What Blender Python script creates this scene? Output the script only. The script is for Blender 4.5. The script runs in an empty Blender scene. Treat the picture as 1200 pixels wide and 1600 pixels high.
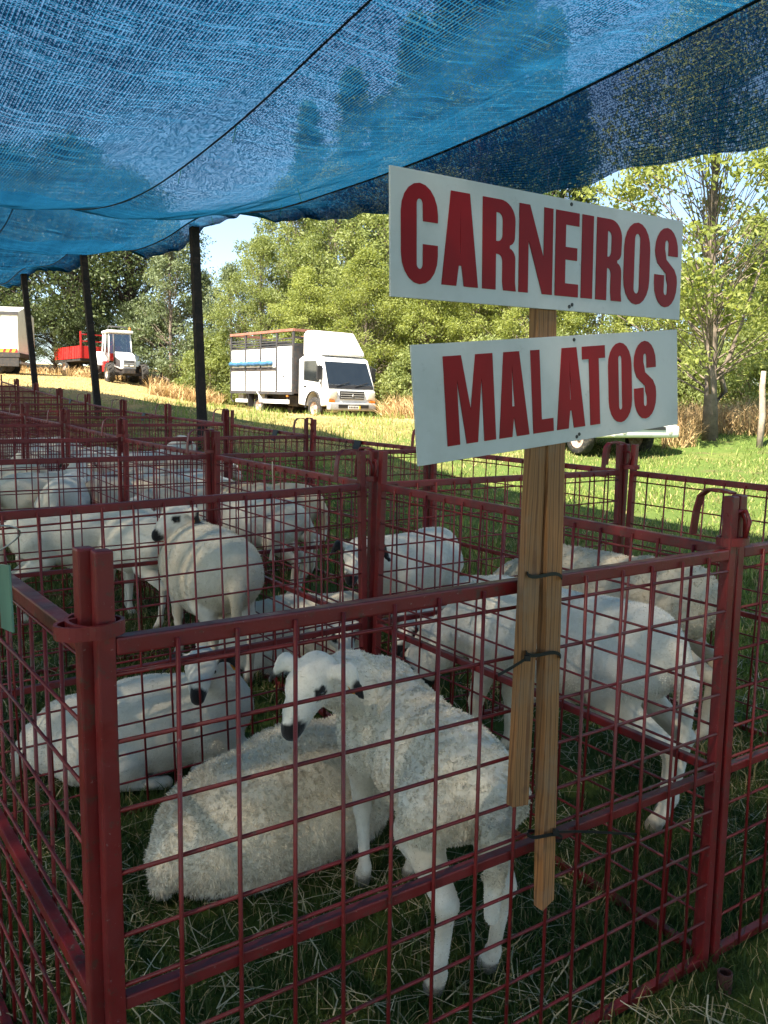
import bpy, bmesh, math, random
import numpy as np
from mathutils import Vector, Matrix, noise as mnoise

random.seed(7); rng = np.random.default_rng(7)
R = math.radians
scn = bpy.context.scene
COL = scn.collection

# ------------------------------------------------------------------ camera
FPX, PITCH, ROLL, CAMH = 1328.7, 0.115, 0.0177, 1.5456      # focal length in pixels of the 1200 x 1600 photograph
cam_d = bpy.data.cameras.new('camera'); cam = bpy.data.objects.new('camera', cam_d); COL.objects.link(cam)
cam_d.sensor_fit = 'VERTICAL'; cam_d.sensor_height = 36; cam_d.lens = 36 * FPX / 1600
cam_d.clip_start = .05; cam_d.clip_end = 600
_f = Vector((0, math.cos(PITCH), -math.sin(PITCH))); _u = Vector((0, math.sin(PITCH), math.cos(PITCH))); _r = Vector((1, 0, 0))
_c, _s = math.cos(ROLL), math.sin(ROLL)
_x = _r * _c + _u * _s; _y = -_r * _s + _u * _c
cam.matrix_world = Matrix(((_x.x, _y.x, -_f.x, 0), (_x.y, _y.y, -_f.y, 0), (_x.z, _y.z, -_f.z, CAMH), (0, 0, 0, 1)))
scn.camera = cam

# ------------------------------------------------------------------ light
SUN_EL, SUN_AZ = R(53), math.atan2(-.58, -.81)               # azimuth clockwise from +Y, direction towards the sun
w = bpy.data.worlds.new('World'); scn.world = w; w.use_nodes = True
nt = w.node_tree; bg = nt.nodes['Background']
sky = nt.nodes.new('ShaderNodeTexSky'); sky.sky_type = 'NISHITA'; sky.sun_disc = False
sky.sun_elevation = SUN_EL; sky.sun_rotation = SUN_AZ; sky.air_density = 1.0; sky.dust_density = .6; sky.ozone_density = 1.6
nt.links.new(sky.outputs[0], bg.inputs[0]); bg.inputs[1].default_value = .068
sl = bpy.data.lights.new('sun', 'SUN'); sl.energy = 4.9; sl.angle = R(.9); sl.color = (1, .91, .76)
sun = bpy.data.objects.new('sun', sl); COL.objects.link(sun)
sd = Vector((math.sin(SUN_AZ) * math.cos(SUN_EL), math.cos(SUN_AZ) * math.cos(SUN_EL), math.sin(SUN_EL)))
sun.rotation_euler = sd.to_track_quat('Z', 'Y').to_euler(); sun.location = sd * 40
vs = scn.view_settings; vs.view_transform = 'Standard'; vs.look = 'None'; vs.exposure = 2.3; vs.gamma = 1
scn.cycles.max_bounces = 8; scn.cycles.transparent_max_bounces = 24; scn.cycles.diffuse_bounces = 4

# ------------------------------------------------------------------ helpers
def ray(px, py):
    X, Y = px - 600, py - 800; c, s = math.cos(ROLL), math.sin(ROLL)
    u, v = c * X + s * Y, -s * X + c * Y
    return np.array([u / FPX, math.cos(PITCH) - v / FPX * math.sin(PITCH), -math.sin(PITCH) - v / FPX * math.cos(PITCH)])
EYE = np.array([0, 0, CAMH])
def at(px, py, depth): return EYE + ray(px, py) * depth

TH = .5995
UL = np.array([-math.sin(TH), math.cos(TH)]); UT = np.array([math.cos(TH), math.sin(TH)])   # along and across the rows of pens
R0 = np.array([.8158, 1.9655]) * 1.15
PA, PB, PB2 = 1.517 * 1.15, 1.462 * 1.15, 1.426 * 1.15
def G(i, j): return R0 + i * UL + j * UT
def uv_of(P): d = np.array(P[:2]) - R0; return float(d @ UL), float(d @ UT)

# terrain: a thin plate surface through ground points read from the place
cp = []
EX = {4: .034, 5: .045, 6: .06, 7: .11, 8: .18, 9: .27, 10: .35, 11: .44}
for n in range(-3, 12):
    for j in (-4, -PB, 0, PB2):
        P = G(n * PA, j); cp.append((P[0], P[1], .0226 * n * PA + .0118 * j + EX.get(n, 0)))
for px, py, d in [(318, 700, 15.3), (155, 652, 19.9), (57, 612, 23.4), (190, 597, 36), (110, 586, 41), (30, 585, 36), (402, 649, 31.7), (497, 657, 28.5),
                  (600, 653, 30), (905, 712, 15.6), (1108, 683, 17), (700, 655, 29), (1060, 700, 16.5), (1180, 690, 16.5), (250, 610, 36)]:
    P = at(px, py, d); cp.append(tuple(P))
cp += [(-40, 46, 4.2), (-14, 55, 4.0), (0, 46, 2.4), (20, 42, 2.3), (22, 22, 1.7), (40, 30, 2.4), (-24, 20, 1.6), (-20, 0, .2), (15, 0, .1), (0, -14, -.3), (0, 70, 4.0), (40, 70, 4.0), (-50, 70, 5), (14, 10, .75)]
cp = np.array(cp)
def _phi(r2): return .5 * r2 * np.log(r2 + 1e-9)
_n = len(cp); _K = _phi(((cp[:, None, :2] - cp[None, :, :2]) ** 2).sum(2)) + np.eye(_n) * .6
_P = np.c_[np.ones(_n), cp[:, :2]]
_sol = np.linalg.solve(np.block([[_K, _P], [_P.T, np.zeros((3, 3))]]), np.r_[cp[:, 2], 0, 0, 0])
def gzv(x, y):
    x = np.asarray(x, float).ravel(); y = np.asarray(y, float).ravel(); out = np.empty(len(x))
    for k in range(0, len(x), 20000):
        xs, ys = x[k:k + 20000], y[k:k + 20000]
        out[k:k + 20000] = _phi((xs[:, None] - cp[:, 0]) ** 2 + (ys[:, None] - cp[:, 1]) ** 2) @ _sol[:_n] + _sol[_n] + _sol[_n + 1] * xs + _sol[_n + 2] * ys
    return out
# cached on a grid so that placing hundreds of thousands of blades is quick
GX = np.arange(-60, 70.01, .5); GY = np.arange(-20, 90.01, .5)
_gx, _gy = np.meshgrid(GX, GY, indexing='ij'); GZ = gzv(_gx, _gy).reshape(_gx.shape)
def gz(x, y):
    x = np.asarray(x, float); y = np.asarray(y, float)
    fx = np.clip((x + 60) / .5, 0, len(GX) - 1.001); fy = np.clip((y + 20) / .5, 0, len(GY) - 1.001)
    i = fx.astype(int); j = fy.astype(int); a = fx - i; b = fy - j
    return (GZ[i, j] * (1 - a) * (1 - b) + GZ[i + 1, j] * a * (1 - b) + GZ[i, j + 1] * (1 - a) * b + GZ[i + 1, j + 1] * a * b)
def on_ground(px, py):
    d = ray(px, py); lo, hi = .5, 55
    for _ in range(50):
        m = (lo + hi) / 2; P = EYE + d * m
        if P[2] > float(gz(P[0], P[1])): lo = m
        else: hi = m
    return EYE + d * hi

def tag(o, label, cat, group=None, kind=None):
    if label: o['label'] = label
    if cat: o['category'] = cat
    if group: o['group'] = group
    if kind: o['kind'] = kind
    return o
def empty(name, loc=(0, 0, 0), rz=0.0):
    o = bpy.data.objects.new(name, None); COL.objects.link(o); o.location = [float(v) for v in loc]; o.rotation_euler = (0, 0, rz)
    o.empty_display_size = .1
    return o
def link(name, me, parent=None, loc=None, rot=None, mat=None):
    o = bpy.data.objects.new(name, me); COL.objects.link(o)
    if parent: o.parent = parent
    if loc is not None: o.location = [float(v) for v in loc]
    if rot is not None: o.rotation_euler = rot
    if mat and not me.materials: me.materials.append(mat)
    return o
def copy_tree(o, parent=None):
    c = o.copy(); COL.objects.link(c); c.parent = parent
    for ch in o.children: copy_tree(ch, c)
    return c

class MB:
    def __init__(s): s.v = []; s.f = []
    def add(s, vs, fs):
        n = len(s.v); s.v += [tuple(float(q) for q in v) for v in vs]; s.f += [tuple(i + n for i in f) for f in fs]; return s
    def box(s, x0, x1, y0, y1, z0, z1):
        return s.add([(x0, y0, z0), (x1, y0, z0), (x1, y1, z0), (x0, y1, z0), (x0, y0, z1), (x1, y0, z1), (x1, y1, z1), (x0, y1, z1)],
                     [(0, 3, 2, 1), (4, 5, 6, 7), (0, 1, 5, 4), (1, 2, 6, 5), (2, 3, 7, 6), (3, 0, 4, 7)])
    def tube(s, pts, r, n=6, caps=True):
        pts = [Vector(p) for p in pts]; rs = r if hasattr(r, '__len__') else [r] * len(pts)
        vs = []; fs = []; ref = Vector((0, 0, 1))
        for k, p in enumerate(pts):
            t = (pts[min(k + 1, len(pts) - 1)] - pts[max(k - 1, 0)]).normalized()
            if abs(t.dot(ref)) > .95: ref = Vector((1, 0, 0)) if abs(t.x) < .9 else Vector((0, 1, 0))
            a = t.cross(ref).normalized(); b = t.cross(a).normalized()
            for q in range(n):
                an = 2 * math.pi * q / n; vs.append(p + (a * math.cos(an) + b * math.sin(an)) * rs[k])
        for k in range(len(pts) - 1):
            for q in range(n): fs.append((k * n + q, k * n + (q + 1) % n, (k + 1) * n + (q + 1) % n, (k + 1) * n + q))
        if caps: fs += [tuple(range(n))[::-1], tuple(range((len(pts) - 1) * n, len(pts) * n))]
        return s.add(vs, fs)
    def band(s, pts, wdir, wd, th, closed=False):                 # flat bar following a path; wdir is its wide direction
        pts = [Vector(p) for p in pts]; wdir = Vector(wdir).normalized(); m = len(pts); vs = []; fs = []
        for k, p in enumerate(pts):
            a = pts[(k - 1) % m] if (k or closed) else pts[0]; b = pts[(k + 1) % m] if (k < m - 1 or closed) else pts[-1]
            nrm = (b - a).normalized().cross(wdir).normalized()
            for sw, sn in ((-1, -1), (1, -1), (1, 1), (-1, 1)): vs.append(p + wdir * sw * wd / 2 + nrm * sn * th / 2)
        for k in range(m if closed else m - 1):
            k2 = (k + 1) % m
            for q in range(4): fs.append((k * 4 + q, k * 4 + (q + 1) % 4, k2 * 4 + (q + 1) % 4, k2 * 4 + q))
        if not closed: fs += [(3, 2, 1, 0), tuple((m - 1) * 4 + q for q in range(4))]
        return s.add(vs, fs)
    def prism(s, prof, y0, y1):                                   # profile in x,z pulled along y
        n = len(prof)
        return s.add([(x, y0, z) for x, z in prof] + [(x, y1, z) for x, z in prof],
                     [tuple(range(n)), tuple(range(2 * n - 1, n - 1, -1))] + [(k, k + n, (k + 1) % n + n, (k + 1) % n) for k in range(n)])
    def lathe(s, prof, c=(0, 0, 0), axis='y', n=24):              # (radius, offset) turned about an axis
        vs = []; fs = []; m = len(prof)
        for q in range(n):
            a = 2 * math.pi * q / n
            for r, o in prof:
                p = (r * math.cos(a), o, r * math.sin(a)) if axis == 'y' else (r * math.cos(a), r * math.sin(a), o)
                vs.append((p[0] + c[0], p[1] + c[1], p[2] + c[2]))
        for q in range(n):
            for k in range(m - 1): fs.append((q * m + k, q * m + k + 1, ((q + 1) % n) * m + k + 1, ((q + 1) % n) * m + k))
        return s.add(vs, fs)
    def mesh(s, name, mat=None, bevel=0, smooth=False, seg=2):
        me = bpy.data.meshes.new(name); me.from_pydata(s.v, [], s.f)
        bm = bmesh.new(); bm.from_mesh(me)
        bmesh.ops.remove_doubles(bm, verts=bm.verts, dist=1e-5)
        bmesh.ops.recalc_face_normals(bm, faces=bm.faces)
        if bevel:
            es = [e for e in bm.edges if len(e.link_faces) == 2 and e.calc_face_angle(0) > .5]
            bmesh.ops.bevel(bm, geom=es, offset=bevel, segments=seg, affect='EDGES', profile=.6)
        for f in bm.faces: f.smooth = smooth
        bm.to_mesh(me); bm.free()
        if mat: me.materials.append(mat)
        return me
    def build(s, name, mat, parent=None, bevel=0, smooth=False, loc=None, rot=None, seg=2):
        return link(name, s.mesh(name, mat, bevel, smooth, seg), parent, loc, rot)
def np_mesh(name, V, F, mat=None, col=None, smooth=False):
    V = np.asarray(V, np.float32); F = np.asarray(F, np.int32); k = F.shape[1]
    me = bpy.data.meshes.new(name); me.vertices.add(len(V)); me.vertices.foreach_set('co', V.ravel())
    me.loops.add(F.size); me.loops.foreach_set('vertex_index', F.ravel())
    me.polygons.add(len(F)); me.polygons.foreach_set('loop_start', np.arange(0, F.size, k, dtype=np.int32))
    me.polygons.foreach_set('use_smooth', np.full(len(F), smooth))
    if col is not None:
        a = me.attributes.new('Col', 'FLOAT_COLOR', 'POINT'); c = np.ones((len(V), 4), np.float32); c[:, :3] = col; a.data.foreach_set('color', c.ravel())
    me.update(calc_edges=True); me.validate()
    if mat: me.materials.append(mat)
    return me

# ------------------------------------------------------------------ materials
def new_mat(name):
    m = bpy.data.materials.new(name); m.use_nodes = True; t = m.node_tree
    return m, t, t.nodes['Principled BSDF'], t.nodes['Material Output']
def N(t, kind, **kw):
    n = t.nodes.new('ShaderNode' + kind)
    for k, v in kw.items():
        if k[0] == '_': setattr(n, k[1:], v)
        else: n.inputs[k.replace('_', ' ')].default_value = v
    return n
def ramp(t, fac, stops):
    r = t.nodes.new('ShaderNodeValToRGB'); e = r.color_ramp.elements
    while len(e) < len(stops): e.new(.5)
    for q, (p, c) in zip(e, stops): q.position = p; q.color = (*c, 1) if len(c) == 3 else c
    t.links.new(fac, r.inputs[0]); return r.outputs[0]
def mix(t, fac, a, b, mode='MIX'):
    m = t.nodes.new('ShaderNodeMix'); m.data_type = 'RGBA'; m.blend_type = mode
    for s, v in ((0, fac), (6, a), (7, b)):
        if hasattr(v, 'node'): t.links.new(v, m.inputs[s])
        else: m.inputs[s].default_value = v if s == 0 else ((*v, 1) if len(v) == 3 else v)
    return m.outputs[2]
def math_n(t, op, a, b=0.0, c=None):
    m = t.nodes.new('ShaderNodeMath'); m.operation = op
    for s, v in ((0, a), (1, b)) + (((2, c),) if c is not None else ()):
        if hasattr(v, 'node'): t.links.new(v, m.inputs[s])
        else: m.inputs[s].default_value = v
    return m.outputs[0]
def noise(t, scale, detail=4, rough=.6, vec=None, out=0):
    n = N(t, 'TexNoise', Scale=scale, Detail=detail, Roughness=rough)
    if vec is not None: t.links.new(vec, n.inputs['Vector'])
    return n.outputs[out]
def coords(t, kind='Object'): return N(t, 'TexCoord').outputs[kind]
def bump(t, b, h, strength=.3, dist=.01):
    n = N(t, 'Bump', Strength=strength, Distance=dist); t.links.new(h, n.inputs['Height']); t.links.new(n.outputs[0], b.inputs['Normal'])

def simple(name, c, rough=.5, metal=0, var=.25, scale=6, dirt=None, bmp=.1, spec=.4, dirt_at=(.52, .75)):
    m, t, b, o = new_mat(name); co = coords(t)
    n1 = noise(t, scale, 5, .65, co)
    dark = tuple(q * (1 - var) for q in c); lite = tuple(min(1, q * (1 + var * .5)) for q in c)
    cc = ramp(t, n1, [(.3, dark), (.7, lite)])
    if dirt:
        n2 = noise(t, scale * 2.7, 6, .7, co); cc = mix(t, ramp(t, n2, [(dirt_at[0], (0, 0, 0)), (dirt_at[1], (1, 1, 1))]), cc, dirt)
    t.links.new(cc, b.inputs['Base Color']); b.inputs['Roughness'].default_value = rough; b.inputs['Metallic'].default_value = metal
    b.inputs['Specular IOR Level'].default_value = spec
    if bmp: bump(t, b, noise(t, scale * 12, 3, .6, co), bmp, .004)
    return m

def paint_red():
    m, t, b, o = new_mat('red_fence_paint'); co = coords(t)
    oi = N(t, 'ObjectInfo').outputs['Random']
    pos = N(t, 'NewGeometry').outputs['Position']
    base = mix(t, noise(t, 9, 4, .6, pos), (.125, .0062, .0075), (.21, .011, .012))
    base = mix(t, math_n(t, 'MULTIPLY', oi, .35), base, (.13, .018, .018))
    rust = ramp(t, noise(t, 34, 6, .75, pos), [(.56, (0, 0, 0)), (.66, (1, 1, 1))])
    base = mix(t, rust, base, (.085, .03, .022))
    scr = ramp(t, noise(t, 120, 4, .7, pos), [(.655, (0, 0, 0)), (.70, (1, 1, 1))])
    base = mix(t, math_n(t, 'MULTIPLY', scr, .6), base, (.28, .20, .19))
    t.links.new(base, b.inputs['Base Color'])
    t.links.new(ramp(t, noise(t, 20, 4, .6, pos), [(.3, (.34, .34, .34)), (.75, (.62, .62, .62))]), b.inputs['Roughness'])
    bump(t, b, noise(t, 60, 5, .7, pos), .25, .003)
    return m
M_RED = paint_red()
M_TAGBLK = simple('black_tag_plastic', (.015, .015, .018), .5)
M_WIRE = simple('galvanised_wire', (.45, .45, .44), .4, .9)
M_GREENTAG = simple('green_tag', (.10, .20, .15), .5)

def leaf_mat(name, c1, c2, trans=.45, rough=.5):
    m, t, b, o = new_mat(name)
    at_ = N(t, 'Attribute', _attribute_name='Col').outputs['Color']
    rnd = N(t, 'ObjectInfo').outputs['Random']
    sep = N(t, 'SeparateColor'); t.links.new(at_, sep.inputs[0])
    cc = mix(t, sep.outputs[0], c1, c2)
    cc = mix(t, math_n(t, 'MULTIPLY', rnd, .35), cc, tuple(q * .62 for q in c1))
    t.links.new(cc, b.inputs['Base Color']); b.inputs['Roughness'].default_value = rough; b.inputs['Specular IOR Level'].default_value = .35
    tr = N(t, 'BsdfTranslucent'); t.links.new(mix(t, .5, cc, (c2[0] * 1.2, c2[1] * 1.2, c2[2] * .6)), tr.inputs[0])
    ms = N(t, 'MixShader'); ms.inputs[0].default_value = trans
    t.links.new(b.outputs[0], ms.inputs[1]); t.links.new(tr.outputs[0], ms.inputs[2]); t.links.new(ms.outputs[0], o.inputs[0])
    return m
def col_mat(name, rough=.75, trans=.3, spec=.2):
    m, t, b, o = new_mat(name)
    c = N(t, 'Attribute', _attribute_name='Col').outputs['Color']
    t.links.new(c, b.inputs['Base Color']); b.inputs['Roughness'].default_value = rough; b.inputs['Specular IOR Level'].default_value = spec
    if trans:
        tr = N(t, 'BsdfTranslucent'); t.links.new(c, tr.inputs[0]); ms = N(t, 'MixShader'); ms.inputs[0].default_value = trans
        t.links.new(b.outputs[0], ms.inputs[1]); t.links.new(tr.outputs[0], ms.inputs[2]); t.links.new(ms.outputs[0], o.inputs[0])
    return m
M_GRASS = col_mat('grass_blades', .6, .35, .25)
M_STRAW = col_mat('straw', .6, .15, .3)
M_BARK = simple('bark', (.20, .16, .125), .9, 0, .45, 5, (.06, .05, .045), .5, .2)
M_DARKBARK = simple('dark_bark', (.075, .06, .05), .9, 0, .45, 5, (.03, .025, .02), .5, .2)

# ------------------------------------------------------------------ ground
def dry_at(x, y):
    # 0 = lush green, 1 = dried out straw: the mown field beyond the canopy is dry, grass near the pens is green
    l, t_ = (x - R0[0]) * UL[0] + (y - R0[1]) * UL[1], (x - R0[0]) * UT[0] + (y - R0[1]) * UT[1]
    d = np.clip((y - 10) / 8, 0, 1) * np.clip((9 - x) / 9, .15, 1)
    return d
def ground():
    m, t, b, o = new_mat('field_soil')
    pos = N(t, 'NewGeometry').outputs['Position']
    sep = N(t, 'SeparateXYZ'); t.links.new(pos, sep.inputs[0])
    big = noise(t, .22, 5, .6, pos); fine = noise(t, 5, 6, .75, pos)
    green = mix(t, fine, (.040, .070, .016), (.11, .155, .035)); dry = mix(t, fine, (.19, .13, .05), (.40, .30, .13))
    far = math_n(t, 'ADD', math_n(t, 'MULTIPLY', math_n(t, 'SUBTRACT', math_n(t, 'SUBTRACT', sep.outputs[1], math_n(t, 'MAXIMUM', sep.outputs[0], 0)), 12.5), .085), math_n(t, 'MULTIPLY', math_n(t, 'SUBTRACT', big, .5), 2.6))
    c = mix(t, ramp(t, far, [(.1, (0, 0, 0)), (.75, (1, 1, 1))]), green, dry)
    soil = ramp(t, noise(t, 1.7, 5, .7, pos), [(.56, (0, 0, 0)), (.68, (1, 1, 1))])
    c = mix(t, math_n(t, 'MULTIPLY', soil, .55), c, (.11, .078, .045))
    t.links.new(c, b.inputs['Base Color']); b.inputs['Roughness'].default_value = .95; b.inputs['Specular IOR Level'].default_value = .1
    bump(t, b, noise(t, 30, 6, .75, pos), .7, .03)
    xs = np.concatenate([np.linspace(-260, -62, 12), np.arange(-60, -8, 1.5), np.arange(-8, 8, .4), np.arange(8, 70, 1.5), np.linspace(72, 260, 12)])
    ys = np.concatenate([np.linspace(-120, -22, 8), np.arange(-20, 0, 1.5), np.arange(0, 12, .4), np.arange(12, 90, 1.5), np.linspace(92, 420, 14)])
    X, Y = np.meshgrid(xs, ys, indexing='ij'); Z = gz(np.clip(X, -60, 69), np.clip(Y, -20, 89))
    V = np.stack([X, Y, Z], -1).reshape(-1, 3); ny = len(ys)
    i, j = np.meshgrid(np.arange(len(xs) - 1), np.arange(ny - 1), indexing='ij'); a = (i * ny + j).ravel()
    o_ = link('ground', np_mesh('ground', V, np.stack([a, a + ny, a + ny + 1, a + 1], 1), m, smooth=True)); o_['kind'] = 'structure'
ground()

def blades(P, h, wd, lean, col, seed=0, bend=.5):
    """tapered bent blades of three triangles: P (n,3) base, h and wd arrays, col (n,3)"""
    r = np.random.default_rng(seed); n = len(P)
    az = r.uniform(0, 2 * np.pi, n); la = r.uniform(0, 2 * np.pi, n); ln = np.abs(r.normal(0, lean, n))
    s = np.stack([np.cos(az), np.sin(az), np.zeros(n)], 1) * (wd / 2)[:, None]
    d = np.stack([np.cos(la) * ln, np.sin(la) * ln, np.ones(n)], 1); d /= np.linalg.norm(d, axis=1)[:, None]
    d2 = d + np.stack([np.cos(la), np.sin(la), -np.ones(n) * .4], 1) * (bend * r.uniform(.2, 1.4, n))[:, None]; d2 /= np.linalg.norm(d2, axis=1)[:, None]
    m = P + d * (h * .55)[:, None]; t = m + d2 * (h * .45)[:, None]
    V = np.stack([P - s, P + s, m + s * .75, m - s * .75, t], 1).reshape(-1, 3)
    k = np.arange(n)[:, None] * 5
    F = np.concatenate([k + [0, 1, 2], k + [0, 2, 3], k + [3, 2, 4]], 0)
    return V, F, np.repeat(col, 5, 0)
def patchy(x, y, sc, seed=0):
    return np.array([mnoise.noise((a * sc, b * sc, seed)) for a, b in zip(x, y)])

def uv_l(x, y): return (x - R0[0]) * UT[0] + (y - R0[1]) * UT[1]
def grass():
    parts = []
    def ring(n, y0, y1, spread, hh, ww, lean, pw=1.0):
        y = y0 + (y1 - y0) * rng.random(n) ** pw; x = (rng.random(n) * 2 - 1) * (spread[0] + spread[1] * y)
        return x, y
    spec = [(88000, .75, 3.6, (.5, .50), (.035, .085), (.0028, .0048), .75, 1.0), (90000, 3.4, 9, (.5, .50), (.05, .11), (.006, .011), .6, 1.0),
            (76000, 8, 19, (1, .52), (.035, .085), (.010, .018), .7, .9), (60000, 18, 46, (1, .52), (.025, .06), (.02, .036), .8, .8)]
    Vs, Fs, Cs, off = [], [], [], 0
    for q, (n, y0, y1, spr, hh, ww, lean, pw) in enumerate(spec):
        x, y = ring(n, y0, y1, spr, hh, ww, lean, pw)
        pn = patchy(x, y, .9, 3.1); pn2 = patchy(x, y, .23, 9.7); pn3 = patchy(x, y, 2.6, 5.5)
        keep = rng.random(n) < np.clip(.72 + pn * .9 + pn3 * .5, .12, 1)
        x, y, pn, pn2, pn3 = x[keep], y[keep], pn[keep], pn2[keep], pn3[keep]; n = len(x)
        h = rng.uniform(*hh, n) * np.clip(1 + pn * .7, .5, 1.8); wd = rng.uniform(*ww, n)
        dry = np.clip(dry_at(x, y) + pn2 * .6 + rng.normal(0, .18, n), 0, 1)
        dry = np.where(y < 15, np.maximum(dry * .5, (rng.random(n) < .16) * .9), dry)
        rr = rng.random((n, 1))
        gcol = np.array([.085, .145, .026]) * (1 - rr) + np.array([.20, .27, .055]) * rr
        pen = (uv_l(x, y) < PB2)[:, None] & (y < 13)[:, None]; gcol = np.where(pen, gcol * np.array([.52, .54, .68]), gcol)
        scol = np.array([.38, .29, .13]) * (1 - rr) + np.array([.58, .46, .22]) * rr
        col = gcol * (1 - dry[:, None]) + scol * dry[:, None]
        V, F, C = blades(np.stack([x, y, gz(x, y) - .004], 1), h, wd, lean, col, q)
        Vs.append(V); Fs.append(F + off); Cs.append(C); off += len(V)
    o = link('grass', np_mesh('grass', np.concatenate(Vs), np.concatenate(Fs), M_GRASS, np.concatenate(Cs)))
    tag(o, 'short green and dried grass covering the field and the pen floors', 'grass', kind='stuff')
    # taller weeds outside the fence line on the sunny side
    n = 15000; l = rng.uniform(-3, 22, n); t_ = 2.0 + rng.gamma(2.2, 2.3, n); P = R0 + l[:, None] * UL + t_[:, None] * UT
    pn = patchy(P[:, 0], P[:, 1], .8, 1.7); k = pn > -.05; P = P[k]; pn = pn[k]; n = len(P)
    rr = rng.random((n, 1)); col = np.array([.12, .20, .035]) * (1 - rr) + np.array([.28, .35, .08]) * rr
    V, F, C = blades(np.c_[P, gz(P[:, 0], P[:, 1])], rng.uniform(.06, .20, n) * (1 + pn), rng.uniform(.008, .018, n), .35, col, 21)
    o = link('grass', np_mesh('weeds', V, F, M_GRASS, C)); tag(o, 'taller bright green weeds in the sun outside the fence', 'weeds', kind='stuff')
    # straw litter trodden into the pens
    n = 8000; y = rng.uniform(.8, 6.5, n); x = (rng.random(n) * 2 - 1) * (.5 + .5 * y)
    k = patchy(x, y, 1.3, 4.4) > -.12; x, y = x[k], y[k]; n = len(x)
    L = rng.uniform(.05, .2, n) * .5; az = rng.uniform(0, 2 * np.pi, n); z = gz(x, y) + rng.uniform(.012, .05, n); tilt = rng.normal(0, .16, n)
    d = np.stack([np.cos(az), np.sin(az), tilt], 1) * L[:, None]; s = np.stack([-np.sin(az), np.cos(az), np.zeros(n)], 1) * rng.uniform(.0011, .0022, n)[:, None]
    c = np.stack([x, y, z], 1); up = np.array([0, 0, .004]); cv = s * rng.normal(0, 6, n)[:, None]
    V = np.stack([c - d - s, c - d + s, c + cv + s + up, c + cv - s + up, c + d + s, c + d - s], 1).reshape(-1, 3); k = np.arange(n)[:, None] * 6
    F = np.concatenate([k + [0, 1, 2, 3], k + [3, 2, 4, 5]]); rr = rng.random((n, 1))
    col = np.array([.30, .24, .12]) * (1 - rr) + np.array([.62, .55, .36]) * rr
    o = link('straw', np_mesh('straw', V, F, M_STRAW, np.repeat(col, 6, 0))); tag(o, 'loose pale straw scattered on the pen floors', 'straw', kind='stuff')
grass()

# ------------------------------------------------------------------ trees
def make_tree(name, H, base, rx, clumps, per, leaf, spread, top_pow, trunk_r, leafmat, barkmat, seed, droop=.0, fork=None, lean=.05):
    r = np.random.default_rng(seed); root = empty(name)
    mb = MB(); tp = []; x = y = 0.0
    segs = 9
    for k in range(segs):
        f = k / (segs - 1); tp.append(Vector((x, y, H * .92 * f))); x += r.normal(0, lean) * H * .06; y += r.normal(0, lean) * H * .06
    mb.tube(tp, [trunk_r * (1.25 if k == 0 else 1) * (1 - .9 * k / (segs - 1)) + .012 for k in range(segs)], 7)
    if fork: mb.tube([Vector(p) for p in fork], [trunk_r * .6, trunk_r * .5, trunk_r * .45, trunk_r * .36, trunk_r * .25, .02], 6)
    def trunk_at(z):
        f = min(max(z / (H * .92), 0), .999) * (segs - 1); i = int(f); return tp[i].lerp(tp[i + 1], f - i)
    LV, LC = [], []
    for c in range(clumps):
        f = r.random() ** .85; z = base + (H - base) * f
        prof = min(1, f * 3 + .35) * (1 - f) ** .6 + .05 if name == 'poplar_tree' else (math.sin(math.pi * min(1, (f * .86 + .14)) ** top_pow)) ** .7 if f < 1 else .1
        a = r.uniform(0, 2 * np.pi); rad = rx * prof * math.sqrt(r.uniform(.05, 1.0)) * r.uniform(.75, 1.2)
        tz = trunk_at(max(z * r.uniform(.5, .9) - rad * .2, base * .6)); c0 = np.array([tz.x + math.cos(a) * rad, tz.y + math.sin(a) * rad, z])
        mid = (Vector(c0) + tz) / 2 + Vector((r.normal(0, .12), r.normal(0, .12), .1)) * rad * .5
        br = max(.010, trunk_r * .20 * (1 - f * .75))
        mb.tube([tz, mid, Vector(c0)], [br, br * .6, .008], 4, False)
        n = int(per * r.uniform(.5, 1.5)); sp = spread * r.uniform(.65, 1.35)
        q = r.normal(0, 1, (n, 3)); q /= np.linalg.norm(q, axis=1)[:, None]; q *= (r.random((n, 1)) ** .45) * np.array([sp, sp, sp * .7])
        p = c0 + q; p[:, 2] -= droop * np.abs(q[:, 0]) ; LV.append(p); LC.append(np.full(n, r.uniform(.0, .55)) + r.uniform(0, .45, n))
    P = np.concatenate(LV); tone = np.clip(np.concatenate(LC), 0, 1); n = len(P)
    d = r.normal(0, 1, (n, 3)); d[:, 2] -= .35 + droop; d /= np.linalg.norm(d, axis=1)[:, None]
    e = np.cross(d, r.normal(0, 1, (n, 3))); e /= np.linalg.norm(e, axis=1)[:, None]
    s = leaf * r.uniform(.6, 1.35, (n, 1)); nrm = np.cross(d, e)
    V = np.stack([P, P + d * s * .5 + e * s * .24 + nrm * s * .06, P + d * s, P + d * s * .5 - e * s * .24 + nrm * s * .06], 1).reshape(-1, 3)
    k = np.arange(n)[:, None] * 4; F = k + [0, 1, 2, 3]
    mb.build('trunk', barkmat, root, smooth=True)
    link('crown', np_mesh('crown', V, F, leafmat, np.repeat(np.stack([tone] * 3, 1), 4, 0)), root)
    return root
LM_ASH = leaf_mat('ash_leaves', (.105, .145, .040), (.29, .325, .105))
LM_BRIGHT = leaf_mat('young_ash_leaves', (.14, .18, .040), (.36, .39, .11), .5)
LM_OAK = leaf_mat('oak_leaves', (.032, .052, .018), (.095, .125, .042), .35)
LM_WIL = leaf_mat('willow_leaves', (.10, .135, .06), (.21, .25, .13), .4)
LM_POP = leaf_mat('poplar_leaves', (.04, .075, .018), (.13, .175, .04), .4)
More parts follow.
